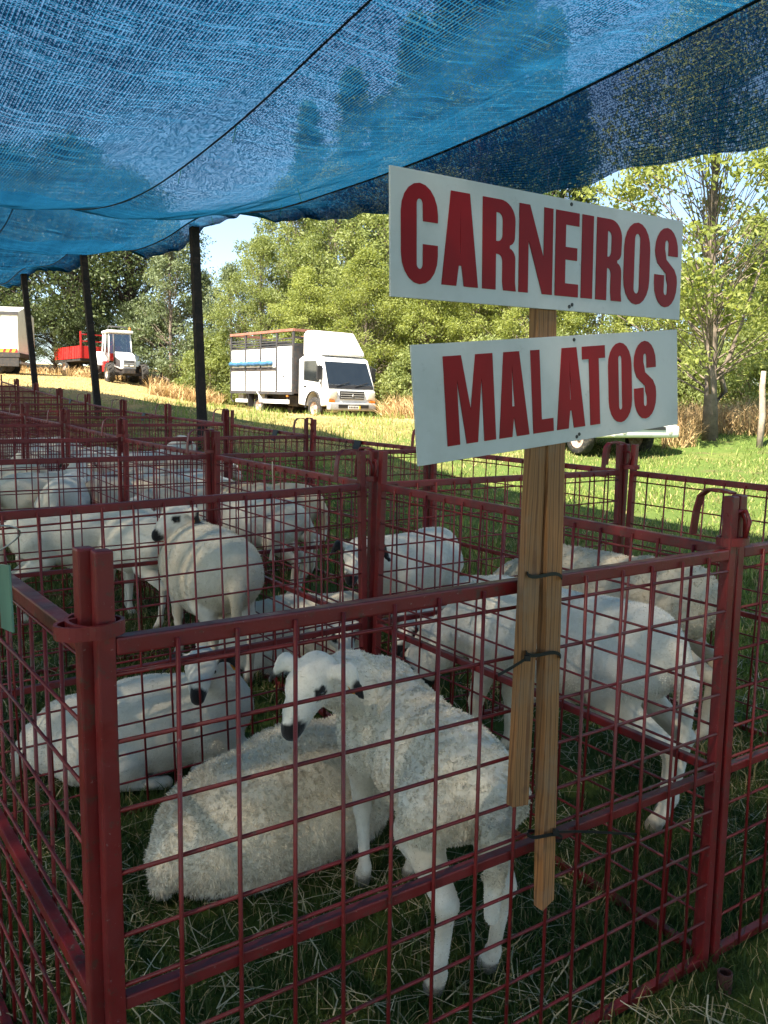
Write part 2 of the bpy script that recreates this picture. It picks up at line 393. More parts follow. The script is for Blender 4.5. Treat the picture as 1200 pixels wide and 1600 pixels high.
protos = {
    'ash': make_tree('ash_tree', 10, .9, 3.4, 210, 150, .135, .62, .8, .16, LM_ASH, M_BARK, 1),
    'ash2': make_tree('ash_tree', 9, .6, 3.0, 190, 150, .135, .6, .75, .13, LM_BRIGHT, M_BARK, 2),
    'poplar': make_tree('poplar_tree', 20, 2.5, 2.6, 300, 85, .2, .55, .6, .22, LM_POP, M_BARK, 3, lean=.02),
    'oak': make_tree('oak_tree', 11, 1.8, 5.0, 210, 130, .17, .8, .85, .34, LM_OAK, M_DARKBARK, 4, lean=.1),
    'willow': make_tree('willow_tree', 7.5, .5, 2.3, 130, 110, .15, .5, .7, .11, LM_WIL, M_BARK, 5, .25),
    'shrub': make_tree('shrub', 3.2, .15, 1.9, 90, 110, .14, .5, .55, .05, LM_ASH, M_BARK, 6),
    'near': make_tree('ash_tree', 9.5, 1.5, 2.3, 190, 105, .125, .5, .7, .115, LM_BRIGHT, M_BARK, 8, lean=.06,
                      fork=[(0, 0, .65), (.22, .0, 1.0), (.14, .02, 1.35), (.30, .0, 1.75), (.55, .05, 2.6), (1.0, .1, 4.2)]),
}
used = set()
def plant(kind, px, depth, scale, label, cat='tree', group=None, rz=None, name=None):
    d = ray(px, 700); P = d / d[1] * depth; z = float(gz(P[0], P[1])) - .05
    o = protos[kind] if kind not in used else copy_tree(protos[kind]); used.add(kind)
    o.location = (P[0], P[1], z); o.rotation_euler = (0, 0, random.uniform(0, 6.28) if rz is None else rz)
    s = scale * random.uniform(.97, 1.03); o.scale = (s * random.uniform(.92, 1.1), s * random.uniform(.92, 1.1), s)
    tag(o, label, cat, group); return o
for px, d, s in [(408, 36, .70), (450, 40, .98), (520, 38, 1.02), (610, 37, 1.0), (690, 38, .98), (780, 36, .92), (1160, 32, .72), (1250, 32, .8), (1350, 32, 1.0)]:
    plant('ash', px, d, s, 'leafy mid green ash in the tree belt behind the livestock truck and signs', group='ashes of the tree belt')
for px, d, s in [(480, 33.5, .62), (570, 33, .70), (660, 33, .68), (740, 33, .72), (830, 31, .7), (930, 30, .62), (1000, 29, .58), (1075, 28, .55), (1205, 26, .6), (1290, 25, .7)]:
    plant('ash2', px, d, s, 'lower bright yellow green ash at the front of the tree belt', group='bright ashes at the front of the belt')
for px, d, s in [(478, 47, .74), (545, 47, .86), (590, 48, .8), (640, 46, .97), (690, 47, 1.05), (735, 46, 1.12), (785, 47, 1.1), (835, 46, 1.0), (880, 48, .82)]:
    plant('poplar', px, d, s, 'tall narrow poplar rising above the belt, seen through the blue net', group='poplars seen through the net')
for px, d, s in [(20, 46, 1.0), (120, 44, 1.02), (205, 45, .93), (-70, 46, 1.0)]:
    plant('oak', px, d, s, 'dark spreading oak behind the tractor and red trailer', group='dark oaks behind the tractor')
for px, d, s in [(268, 39, .98), (318, 40, .72)]:
    plant('willow', px, d, s, 'tall grey green willow beside the dark oaks' if s > .9 else 'smaller grey green willow behind the thick black canopy post')
plant('willow', 362, 38, .78, 'slender grey green willow left of the livestock truck box')
for px, d, s in [(330, 36, .8), (385, 35.5, .75), (440, 35, .7), (640, 30, .72), (690, 29, .7), (760, 28, .8), (850, 28, .85), (940, 27, .8), (1030, 26, .75), (1165, 23, .75), (1100, 25, .7)]:
    plant('shrub', px, d, s, 'low leafy shrub filling the foot of the tree belt', 'shrub', 'shrubs at the foot of the tree belt')
for px, d in [(40, 43), (90, 42.5), (150, 42), (215, 41.5), (255, 41), (-20, 43)]:
    o = plant('oak', px, d, .34, 'dense dark undergrowth thicket beneath the oaks behind the tractor', 'thicket', 'thickets under the oaks', name='thicket'); o.name = 'thicket'
plant('near', 1108, 17, 1.0, 'young ash with forked grey trunk standing in dry grass beside the signs', rz=0)

# dry tall grass banks
def dry_bank():
    Ps, hs = [], []
    for px0, px1, d0, d1, n, hh in [(232, 345, 33.5, 36, 2200, .75), (596, 660, 26, 29, 1500, 1.0), (1030, 1330, 16.4, 20.5, 7500, .75), (640, 1030, 23, 28, 3600, .9), (100, 260, 37.5, 41, 1500, .6), (-60, 110, 39, 43, 900, .5)]:
        d = rng.uniform(d0, d1, n); px = rng.uniform(px0, px1, n); x = (px - 600) / FPX * d
        k = patchy(x, d, .7, 2.2) > -.22; Ps.append(np.stack([x[k], d[k], gz(x[k], d[k])], 1)); hs.append(hh * rng.uniform(.45, 1.1, k.sum()))
    P = np.concatenate(Ps); h = np.concatenate(hs); n = len(P); rr = rng.random((n, 1))
    col = np.array([.24, .15, .065]) * (1 - rr) + np.array([.55, .40, .19]) * rr
    V, F, C = blades(P, h, rng.uniform(.012, .03, n) * np.clip(P[:, 1] / 22, .6, 1.6), .8, col, 31, 1.1)
    o = link('dry_grass', np_mesh('dry_grass', V, F, M_STRAW, C)); tag(o, 'tall dried straw coloured grass along the foot of the trees', 'dry grass', kind='stuff')
dry_bank()

# ------------------------------------------------------------------ shade canopy
def net_mat(tape=False, op=.30):
    m, t, b, o = new_mat('blue_louvre_tape' if tape else 'blue_net_knit')
    c = N(t, 'Attribute', _attribute_name='Col').outputs['Vector']; sp = N(t, 'SeparateXYZ'); t.links.new(c, sp.inputs[0])
    l, v = sp.outputs[0], sp.outputs[1]
    wob = noise(t, .7, 2, .5, c); s = math_n(t, 'ADD', math_n(t, 'DIVIDE', v, .014), math_n(t, 'MULTIPLY', wob, 1.2))
    row = math_n(t, 'FLOOR', s); fr = math_n(t, 'FRACT', s)
    chain = math_n(t, 'LESS_THAN', fr, .24)
    wn = N(t, 'TexWhiteNoise', _noise_dimensions='1D'); t.links.new(row, wn.inputs['W'])
    cell = math_n(t, 'FLOOR', math_n(t, 'ADD', math_n(t, 'DIVIDE', l, .0095), math_n(t, 'MULTIPLY', wn.outputs[0], 7.0)))
    cmb = N(t, 'CombineXYZ'); t.links.new(row, cmb.inputs[0]); t.links.new(cell, cmb.inputs[1])
    wn2 = N(t, 'TexWhiteNoise', _noise_dimensions='2D'); t.links.new(cmb.outputs[0], wn2.inputs['Vector'])
    dens = math_n(t, 'ADD', math_n(t, 'MULTIPLY', noise(t, .8, 4, .6, c), .5), .44)          # threads pulled closer in places
    hole = math_n(t, 'GREATER_THAN', wn2.outputs[0], math_n(t, 'ADD', math_n(t, 'MULTIPLY', dens, .55), .10))
    fac = math_n(t, 'ADD', math_n(t, 'MULTIPLY', math_n(t, 'GREATER_THAN', wn2.outputs[0], .84), .9), .03) if tape else math_n(t, 'MULTIPLY', math_n(t, 'ADD', math_n(t, 'MULTIPLY', hole, op), .04), math_n(t, 'SUBTRACT', 1.0, math_n(t, 'MULTIPLY', chain, .8)))
    tone = mix(t, wn2.outputs[0], (.003, .030, .060), (.010, .085, .165))
    df = N(t, 'BsdfDiffuse'); t.links.new(tone, df.inputs[0])
    tl = N(t, 'BsdfTranslucent'); t.links.new(mix(t, .5, tone, (.011, .105, .225)), tl.inputs[0])
    m1 = N(t, 'MixShader'); m1.inputs[0].default_value = .55; t.links.new(df.outputs[0], m1.inputs[1]); t.links.new(tl.outputs[0], m1.inputs[2])
    tp = N(t, 'BsdfTransparent'); tp.inputs[0].default_value = (1, .98, .94, 1)
    m2 = N(t, 'MixShader'); t.links.new(fac, m2.inputs[0]); t.links.new(m1.outputs[0], m2.inputs[1]); t.links.new(tp.outputs[0], m2.inputs[2])
    t.links.new(m2.outputs[0], o.inputs[0]); return m
M_NET = net_mat(); M_TAPE = net_mat(True); M_FLAP = net_mat(False, .17); M_ROPE = simple('dark_rope', (.012, .02, .03), .8)
M_POST = simple('black_post_paint', (.012, .007, .005), .8, 0, .4, 8, (.05, .03, .02), .3)
_zr = np.array([(-13, 4.5), (-9, 4.4), (-3, 4.55), (0, 4.4), (3, 4.08), (5.5, 3.80), (7.5, 3.74), (9.5, 3.95), (11.5, 4.4), (13, 4.82), (14.5, 4.58), (16, 4.5), (17.5, 4.78), (18.9, 5.25), (20.5, 4.98), (22, 4.95), (23.4, 5.2), (25, 5.0), (27, 5.2)])
_zk = np.array([(-13, 4.7), (-9, 4.6), (-3, 4.75), (0, 4.55), (2, 4.41), (4.8, 4.22), (6.5, 4.2), (9.7, 4.36), (13, 4.86), (14.5, 4.72), (16, 4.72), (18.9, 5.3), (21, 5.08), (23.4, 5.22), (25, 5.05), (27, 5.2)])
_ed = np.array([(-13, .9), (0, .9), (2.2, .84), (4.1, .64), (7.1, .34), (9.5, .13), (11.5, .06), (13, .04), (16, .12), (18.9, .03), (21, .16), (23.4, .03), (27, .1)])
_vk = np.array([(-13, 3.45), (8, 3.45), (13, 3.78), (18.9, 3.47), (23.3, 3.03), (27, 2.8)])
def cub(tab, x):                                                   # smooth curve through nodes
    x = np.asarray(x, float); X, Y = tab[:, 0], tab[:, 1]; m = np.gradient(Y, X); i = np.clip(np.searchsorted(X, x) - 1, 0, len(X) - 2)
    h = X[i + 1] - X[i]; t = (x - X[i]) / h
    return (2 * t**3 - 3 * t**2 + 1) * Y[i] + (t**3 - 2 * t**2 + t) * h * m[i] + (-2 * t**3 + 3 * t**2) * Y[i + 1] + (t**3 - t**2) * h * m[i + 1]
SEAMS = [None, .93, -1.54, -4.0, -6.5, -9.0, -11.5]
def net_z(l, v):
    vk = np.interp(l, _vk[:, 0], _vk[:, 1]); zk, zr = cub(_zk, l), cub(_zr, l)
    f = np.clip((vk - v) / (vk - .93), 0, 1); z = zk + (zr - zk) * (f * f * (3 - 2 * f))
    fr = np.where(v > .93, f, np.mod((.93 - v) / 2.47, 1))
    return z - .13 * np.sin(np.pi * fr) + .05 * np.clip(-v, 0, 9) / 4
def canopy():
    root = empty('shade_canopy', (0, 0, 0)); tag(root, 'sagging blue woven shade net stretched over the sheep pens', 'shade net')
    ls = np.arange(-13, 26.6, .16)
    def sheet(name, vf, zf, nv):
        q = np.linspace(0, 1, nv); Lg, Q = np.meshgrid(ls, q, indexing='ij'); V_ = vf(Lg, Q); Z = zf(Lg, Q, V_)
        nz = np.array([mnoise.noise((a * .35, b * 2.2, 3)) * .05 + mnoise.noise((a * 1.3, b * 3.1, 8)) * .018 for a, b in zip(Lg.ravel(), V_.ravel())]).reshape(Lg.shape)
        edge = np.sin(np.pi * Q) * .8 + .2
        Z = Z + nz * edge
        P = R0 + Lg[..., None] * UL + V_[..., None] * UT; V = np.concatenate([P, Z[..., None]], -1).reshape(-1, 3)
        n, m = Lg.shape; i, j = np.meshgrid(np.arange(n - 1), np.arange(m - 1), indexing='ij'); a = (i * m + j).ravel()
        arc = Q * 1.0
        colr = np.stack([Lg.ravel(), (V_ + (0 if name == 'net_panel' else 0) + arc * (.6 if name == 'net_flap' else 0)).ravel(), np.zeros(Lg.size)], 1)
        sh = link(name, np_mesh(name, V, np.stack([a, a + m, a + m + 1, a + 1], 1), M_NET if name == 'net_panel' else M_FLAP, colr, True), root)
        # flat tapes along the net, added and tilted to block sun, edge-on to camera
        wid = float(np.abs(np.diff(V_, axis=1)).mean(0).sum()) if name == 'net_panel' else .75
        nt_ = int(wid / .024); ll = ls[::2]; TV, TC = [], []; ca, sa = math.cos(R(35)) * .0108, math.sin(R(35)) * .0108
        for k in range(nt_):
            q = np.full_like(ll, (k + .5) / nt_); vv = vf(ll, q); z_ = zf(ll, q, vv); fq = q[0] * (nv - 1); i0 = min(int(fq), nv - 2); z_ = (Z[::2, i0] * (1 - fq + i0) + Z[::2, i0 + 1] * (fq - i0))
            wv_ = vv + .002 * np.sin(ll * 5 + k)
            for sg in (-1, 1):
                Pq = R0 + ll[:, None] * UL + (wv_ + sg * ca)[:, None] * UT; TV.append(np.c_[Pq, z_ + sg * sa]); TC.append(np.stack([ll, np.full_like(ll, k * .023 + sg * .004 + vv[0]), ll * 0], 1))
        nl = len(ll); b0 = (np.arange(nt_) * 2 * nl)[:, None] + np.arange(nl - 1)[None]; b0 = b0.ravel()
        tp_ = link('louvre_tape', np_mesh('louvre_tape', np.concatenate(TV), np.stack([b0, b0 + 1, b0 + nl + 1, b0 + nl], 1), M_TAPE, np.concatenate(TC)), sh); tp_['kind'] = 'stuff'
    vk = lambda L: np.interp(L, _vk[:, 0], _vk[:, 1])
    for k in range(6):
        hi = (lambda L: vk(L)) if k == 0 else (lambda L, s=SEAMS[k]: np.full_like(L, s)); lo = SEAMS[k + 1]
        sheet('net_panel', lambda L, Q, hi=hi, lo=lo: hi(L) + (lo - hi(L)) * Q, lambda L, Q, V: net_z(L, V), 22)
    wob = lambda L: .03 * np.sin(L * 3.1) + .02 * np.sin(L * 7.7 + 1)
    sheet('net_flap', lambda L, Q: vk(L) + (.40 + wob(L)) * np.sin(Q * 1.45), lambda L, Q, V: cub(_zk, L) - (cub(_ed, L) + wob(L) * .7) * Q ** 1.25 + .012, 12)
    for s in (0, 1, 2):                                            # ropes along the seams
        pts = []
        for l in np.arange(-9, 26.5, .3):
            v = float(vk(np.array(l))) if s == 0 else SEAMS[s]; P = G(l, v); pts.append((P[0], P[1], float(net_z(np.array(l), np.array(v))) - .012))
        MB().tube(pts, .011 if s == 0 else .008, 5).build('seam_rope', M_ROPE, root, smooth=True)
    for l, v in [(5.2, .93), (6.4, .93), (6.9, 2.4), (9.0, 3.3), (12.2, 1.0), (10.4, 2.9), (14.0, 2.2)]:      # loose green thread ends
        P = G(l, v); z = float(net_z(np.array(l), np.array(v))); a = random.uniform(0, 6)
        MB().tube([(P[0], P[1], z), (P[0] + .02 * math.cos(a), P[1] + .02, z - .06), (P[0] + .05 * math.cos(a), P[1] + .02, z - .14)], .003, 4).build('loose_thread', M_GREENTHREAD, root)
M_GREENTHREAD = simple('green_thread', (.02, .30, .13), .6)
canopy()
for k, (bx, by, tx, ty, d, lab) in enumerate([(318, 700, 303, 354, 15.3, 'thick black canopy post left of the livestock truck'), (155, 652, 129, 386, 19.9, 'black canopy post in front of the white tractor'), (57, 612, 36, 424, 23.4, 'slim leaning black canopy post beside the white lorry')]):
    b_, t_ = at(bx, by, d), at(tx, ty, d); r_ = empty('canopy_post', b_, TH); tag(r_, lab, 'post', 'black canopy posts')
    tl = t_ - b_; c, s = math.cos(-TH), math.sin(-TH); tl = (tl[0] * c - tl[1] * s, tl[0] * s + tl[1] * c, tl[2])
    mb = MB(); hw = .072
    vs = [(sx * hw, sy * hw, -.2) for sx, sy in ((-1, -1), (1, -1), (1, 1), (-1, 1))] + [(tl[0] + sx * hw, tl[1] + sy * hw, tl[2] + .05) for sx, sy in ((-1, -1), (1, -1), (1, 1), (-1, 1))]
    mb.add(vs, [(0, 3, 2, 1), (4, 5, 6, 7), (0, 1, 5, 4), (1, 2, 6, 5), (2, 3, 7, 6), (3, 0, 4, 7)]); mb.build('shaft', M_POST, r_, .008)
    MB().box(-.13, .13, -.13, .13, -.02, .012).build('base_plate', M_POST, r_, .004)
    MB().lathe([(.0, .06), (.02, .06), (.02, 0), (.0, 0)], (tl[0], tl[1], tl[2] + .05), 'z', 8).build('cable_pin', M_POST, r_)

# ------------------------------------------------------------------ wire hurdles
HT, HM, HB = 1.2075, .579, .03
LP = 1.66                                                           # panel length the shared meshes are made for
def panel_parts():
    D = {}
    q = .0148
    D['post_plain'] = MB().box(-q, q, -q, q, .0, HT + .14).mesh('post', M_RED, .004)
    D['rail'] = MB().box(q, LP - q, -q, q, -q, q).mesh('rail', M_RED, .004)
    D['rail_low'] = MB().box(q, LP - q, -q * .8, q * .8, -q * .8, q * .8).mesh('rail', M_RED, .003)
    NV = 15; D['vw'] = MB().tube([(0, -q - .0035, HB), (0, -q - .0035, HT - .012)], .0042, 6).mesh('wire', M_RED, smooth=True)
    D['hw'] = MB().tube([(.0, -q + .0045, 0), (LP * .33, -q + .0038, .001), (LP * .66, -q + .005, -.001), (LP, -q + .0045, 0)], .004, 6).mesh('wire', M_RED, smooth=True)
    D['vx'] = [LP * k / NV for k in range(1, NV)]
    D['hz'] = [1.150, 1.034, .921, .810, .700, .615, .485, .375, .262, .150]
    # flat ring that locks two hurdles together, and the inverted U of the other upright
    ov = [(-.022 + .052 * math.cos(a), .034 * math.sin(a), HT + .018) for a in np.linspace(0, 2 * math.pi, 32, endpoint=False)]
    D['ring'] = MB().band(ov, (0, 0, 1), .022, .006, True).mesh('locking_ring', M_RED, smooth=False)
    hp = [(LP - .13, 0, HT + .015), (LP - .125, 0, HT + .08), (LP - .115, 0, HT + .125), (LP - .09, 0, HT + .146), (LP - .05, 0, HT + .148), (LP - .017, 0, HT + .142)]
    D['handle'] = MB().band(hp, (0, 1, 0), .028, .006).mesh('lifting_handle', M_RED)
    hk = [(LP - q, 0, HT + .09), (LP + .03, -.01, HT + .10), (LP + .045, -.015, HT + .075), (LP + .04, -.02, HT + .03)]
    D['hook'] = MB().tube(hk, .006, 6).mesh('hook', M_RED, smooth=True)
    mb = MB()
    for x in D['vx']: mb.tube([(x, -q - .0035, HB), (x, -q - .0035, HT - .012)], .0045, 4, False)
    for z in D['hz']: mb.tube([(0, -q + .0045, z), (LP, -q + .0045, z)], .0042, 4, False)
    D['mesh'] = mb.mesh('wire_mesh', M_RED)
    return D
PD = panel_parts()
def panel(P0, P1, label, detail=2, group='red wire sheep hurdles', dz0=0, dz1=0, inset=.026, ring=True, handle=True, tagplate=None):
    P0, P1 = np.array(P0), np.array(P1); u = (P1 - P0) / np.linalg.norm(P1 - P0); A, B = P0 + u * inset, P1 - u * inset
    L = float(np.linalg.norm(B - A)); z0, z1 = float(gz(*A)) + dz0, float(gz(*B)) + dz1
    o = empty('sheep_hurdle', (A[0], A[1], z0)); o.rotation_euler = (0, -math.atan2(z1 - z0, L), math.atan2(u[1], u[0]))
    o.rotation_euler[0] = random.gauss(0, .006); o.scale = (L / LP, 1, 1); tag(o, label, 'hurdle', group)
    link('post', PD['post_plain'], o); link('post', PD['post_plain'], o, (LP, 0, -.0))
    link('top_rail', PD['rail'], o, (0, 0, HT - .0148)); link('middle_rail', PD['rail_low'], o, (0, 0, HM)); link('bottom_rail', PD['rail_low'], o, (0, 0, HB))
    if detail >= 1:
        for x in PD['vx']: link('wire', PD['vw'], o, (x + random.gauss(0, .0025), 0, 0), (random.gauss(0, .0015), random.gauss(0, .0035), 0))
        for z in PD['hz']: link('wire', PD['hw'], o, (0, 0, z + random.gauss(0, .002)), (0, random.gauss(0, .0018), 0))
        if ring: link('locking_ring', PD['ring'], o)
        if handle: link('lifting_handle', PD['handle'], o)
        link('hook', PD['hook'], o)
    else:
        link('wire_mesh', PD['mesh'], o); link('lifting_handle', PD['handle'], o)
    if tagplate:
        mb = MB(); x = LP * tagplate; mb.add([(x - .05, -.03, HT + .004), (x + .05, -.03, HT + .004), (x + .042, -.055, HT - .10), (x - .05, -.055, HT - .095), (x - .05, -.027, HT + .004), (x + .05, -.027, HT + .004), (x + .042, -.052, HT - .10), (x - .05, -.052, HT - .095)],
               [(0, 1, 2, 3), (7, 6, 5, 4), (0, 4, 5, 1), (1, 5, 6, 2), (2, 6, 7, 3), (3, 7, 4, 0)]); mb.build('tag_plate', M_TAGBLK, o)
    return o
def node(n, j): return G(n * PA, j)
NM = 11
panel(node(0, -PB), node(0, 0), 'red wire hurdle that the wooden sign post is tied to', inset=.022, handle=False)
panel(node(0, 0), node(0, PB2), 'red wire hurdle running on from the sign hurdle past the corner post', inset=.03)
Dn = node(1, -PB) + np.array([-.02, -.05])
panel(Dn, node(1, 0), 'red wire hurdle between the two woolly sheep and the sheep lying behind them', dz0=-.035)
panel(node(1, 0), node(1, PB2), 'red wire hurdle with the black collared grazing sheep in front of it')
panel(node(0, -PB), Dn, 'red wire hurdle carrying the small green hanging tag', inset=.03, dz1=-.03)
panel(node(1, 0), node(0, 0), 'red wire hurdle between the curly standing sheep and the collared grazing sheep', ring=False)
panel(node(1, PB2), node(0, PB2), 'outer red wire hurdle beside the tan woolled sheep', tagplate=.55)
ORD = ['', 'first', 'second', 'third', 'fourth', 'fifth', 'sixth', 'seventh', 'eighth', 'ninth', 'tenth', 'eleventh']
far_lab = 'red wire hurdle dividing two of the crowded pens further down the row'
out_lab = 'outer red wire hurdle on the grass side of the pens further down the row'
mid_lab = 'red wire hurdle in the line between the two rows of pens further down'
for n in range(2, NM):
    det = 1 if n < 6 else 0
    panel(node(n, -PB), node(n, 0), ORD[n] + ' cross hurdle behind the sign hurdle, in the sign row of pens', det, 'cross hurdles further down the row'); panel(node(n, 0), node(n, PB2), ORD[n] + ' cross hurdle behind the front line, in the grass side row of pens', det, 'cross hurdles further down the row')
for n in range(1, NM):
    det = 1 if n < 6 else 0
    panel(node(n + 1, 0), node(n, 0), ORD[n + 1] + ' hurdle counted from the sign corner in the middle line of hurdles', det, 'middle line of hurdles', ring=False)
    panel(node(n + 1, PB2), node(n, PB2), ORD[n + 1] + ' hurdle of the outer line on the grass side of the pens', det, 'outer line of hurdles', ring=False, tagplate=[None, .72, .45, .62, None, .5, None, .4, None, None, None][n])
panel(node(2, -PB), Dn, 'red wire hurdle closing the pen of the sheep lying behind the front pen', 1)

# small green tag on a wire loop at the near left hurdle
P = at(6, 882, 1.42); tg = empty('hanging_tag', (P[0], P[1], P[2])); tag(tg, 'small dark green tag hanging by wire from a hurdle', 'tag'); tg.rotation_euler = (0, R(8), R(124))
MB().box(-.05, .05, -.002, .002, -.11, .0).build('plate', M_GREENTAG, tg, .001)
MB().tube([(.03 * math.cos(a), .028 * math.sin(a), .03 + .035 * math.sin(a * .5 + .2)) for a in np.linspace(0, 6.28, 14)], .0014, 5).build('wire_loop', M_WIRE, tg, smooth=True)
# rope end knotted to the middle hurdle
P = node(1.55, 0); zz = float(gz(*P)); rp = empty('string', (P[0], P[1] - .03, zz + HT)); tag(rp, 'frayed pale string hanging from a hurdle rail', 'string')
M_STRING = simple('string', (.42, .38, .30), .9)
MB().tube([(.0, -.025, .02), (.004, -.03, -.1), (-.004, -.03, -.3), (.003, -.03, -.44)], .003, 5).build('cord', M_STRING, rp, smooth=True)
MB().tube([(.003, -.03, -.44), (0, -.03, -.46), (0, -.03, -.50)], [.004, .012, .018], 6).build('frayed_end', M_STRING, rp)
# rusty pipe stub driven into the ground at the corner post
P = on_ground(1131, 1548); ps = MB().lathe([(.020, .0), (.020, .075), (.016, .075), (.016, 0)], (0, 0, 0), 'z', 14).build('pipe_stub', simple('rusty_steel', (.16, .06, .045), .7, .3, .5, 20, (.07, .03, .02)), None, smooth=False, loc=(P[0], P[1], P[2] - .02))
tag(ps, 'rusty short pipe stub standing in the grass beside the corner post', 'pipe')

# ------------------------------------------------------------------ signs
def wood():
    m, t, b, o = new_mat('pine_batten'); co = coords(t); mp = N(t, 'Mapping'); mp.inputs['Scale'].default_value = (26, 26, 1.6); t.links.new(co, mp.inputs[0])
    wv = N(t, 'TexWave', _wave_type='BANDS', Scale=1.1, Distortion=9.0, Detail=4.0); t.links.new(mp.outputs[0], wv.inputs['Vector'])
    c = ramp(t, wv.outputs['Fac'], [(.0, (.27, .115, .038)), (.6, (.36, .165, .058)), (1, (.17, .066, .022))])
    c = mix(t, ramp(t, noise(t, 5, 5, .7, co), [(.5, (0, 0, 0)), (.8, (1, 1, 1))]), c, (.25, .16, .10))
    kn = N(t, 'TexVoronoi', Scale=7.0); t.links.new(co, kn.inputs['Vector'])
    c = mix(t, ramp(t, kn.outputs['Distance'], [(.05, (1, 1, 1)), (.12, (0, 0, 0))]), c, (.13, .06, .03))
    t.links.new(c, b.inputs['Base Color']); b.inputs['Roughness'].default_value = .7; bump(t, b, wv.outputs['Fac'], .15, .002); return m
M_WOOD = wood()
def board_mat():
    m, t, b, o = new_mat('white_board'); co = coords(t)
    c = mix(t, ramp(t, noise(t, 7, 6, .7, co), [(.45, (0, 0, 0)), (.8, (1, 1, 1))]), (.58, .585, .59), (.48, .48, .47))
    sm = ramp(t, noise(t, 19, 6, .8, co), [(.60, (0, 0, 0)), (.72, (1, 1, 1))]); c = mix(t, math_n(t, 'MULTIPLY', sm, .5), c, (.30, .29, .28))
    t.links.new(c, b.inputs['Base Color']); b.inputs['Roughness'].default_value = .38; return m
M_BOARD = board_mat(); M_LET = simple('red_lettering', (.29, .0025, .006), .5, 0, .12, 14, None, 0, .2)
M_TIE = simple('black_cable_tie', (.01, .01, .011), .45); M_SCREW = simple('screw', (.06, .06, .06), .5, .6)
def arc(cx, cy, rx, ry, a0, a1, n=10): return [(cx + rx * math.cos(R(a0 + (a1 - a0) * k / n)), cy + ry * math.sin(R(a0 + (a1 - a0) * k / n))) for k in range(n + 1)]
def glyph(ch, W, st=.17, ov=.02):
    """outlines (first outer, others holes) of heavy condensed capitals, unit height, width W; st is stem width in the same units"""
    s = st; b, t = -ov, 1 + ov
    ro, ri = W / 2, W / 2 - s; k = 1.25
    if ch == 'I': return [[(0, 0), (W, 0), (W, 1), (0, 1)]]
    if ch == 'L': return [[(0, 0), (W, 0), (W, .16), (s, .16), (s, 1), (0, 1)]]
    if ch == 'T': return [[((W - s) / 2, 0), ((W + s) / 2, 0), ((W + s) / 2, .84), (W, .84), (W, 1), (0, 1), (0, .84), ((W - s) / 2, .84)]]
    if ch == 'E': return [[(0, 0), (W, 0), (W, .155), (s, .155), (s, .435), (W * .93, .435), (W * .93, .585), (s, .585), (s, .845), (W, .845), (W, 1), (0, 1)]]
    if ch == 'N': return [[(0, 0), (s * .74, 0), (s * .74, .60), (W - s * .82, 0), (W, 0), (W, 1), (W - s * .74, 1), (W - s * .74, .42), (s * .82, 1), (0, 1)]]
    if ch == 'M': return [[(0, 0), (s * .9, 0), (s * .9, .74), (W / 2 - s * .42, 0), (W / 2 + s * .42, 0), (W - s * .9, .74), (W - s * .9, 0), (W, 0), (W, 1), (W - s * 1.28, 1), (W / 2, .38), (s * 1.28, 1), (0, 1)]]
    if ch == 'A':
        h = W / 2; tw = W * .255
        return [[(0, 0), (s * 1.02, 0), (s * 1.02 + .035, .22), (W - s * 1.02 - .035, .22), (W - s * 1.02, 0), (W, 0), (h + tw, 1), (h - tw, 1)], [(s * 1.02 + .06, .36), (h, .86), (W - s * 1.02 - .06, .36)]]
    if ch == 'O': return [arc(ro, ro * k + b, ro, ro * k - 0, 180, 360) + arc(ro, t - ro * k, ro, ro * k, 0, 180), (arc(ro, .19, ri, ri * 1.2, 180, 360) + arc(ro, .81, ri, ri * 1.2, 0, 180))[::-1]]
    if ch == 'C':
        return [arc(ro, t - ro * k, ro, ro * k, 0, 180) + arc(ro, ro * k + b, ro, ro * k, 180, 360) + [(W, .40), (W - s * .98, .40)] + [(q[0], q[1]) for q in arc(ro, .19, ri, ri * 1.2, 360, 180)] + arc(ro, .81, ri, ri * 1.2, 180, 0) + [(W - s * .98, .635), (W, .635)]]
    if ch == 'R':
        rr = W * .48
        out = [(0, 0), (s, 0), (s, .40), (W * .46, .40)] + arc(W * .46, .32, W - s * .98 - W * .46, .08, 90, 0, 5) + [(W - s * .98, .10), (W - s * .90, 0), (W * 1.03, 0), (W, .10), (W, .34)] + arc(W - W * .24, .36, W * .24, .12, 0, 75, 5) + arc(W - W * .26, .60, W * .24, .10, -70, 0, 5) + arc(W - rr, 1 - .22, rr * .98, .22, 0, 90, 8) + [(0, 1)]
        hole = [(s, .54), (W * .46, .54)] + arc(W * .46, .62, W - s * .98 - W * .46, .08, -90, 0, 5) + arc(W * .46, .78, W - s * .98 - W * .46, .075, 0, 90, 5) + [(s, .855)]
        return [out, hole]
    if ch == 'S':
        top = arc(ro, t - ro * k, ro, ro * k, 0, 180); bot = arc(ro, ro * k + b, ro, ro * k, 180, 360)
        o = [(W, .66)] + top + [(0, .70), (.015, .63), (W * .12, .545), (W * .5, .42), (W - s - .03, .345), (W - s, .28)] + arc(ro, .19, ri, ri * 1.2, 360, 180)[1:] + [(s, .40), (0, .40)] + bot + [(W, .33), (W - .01, .40), (W * .86, .49), (W * .5, .605), (s + .02, .68), (s, .74)] + arc(ro, .81, ri, ri * 1.2, 180, 0)[1:] + [(W - s, .66)]
        return [o]
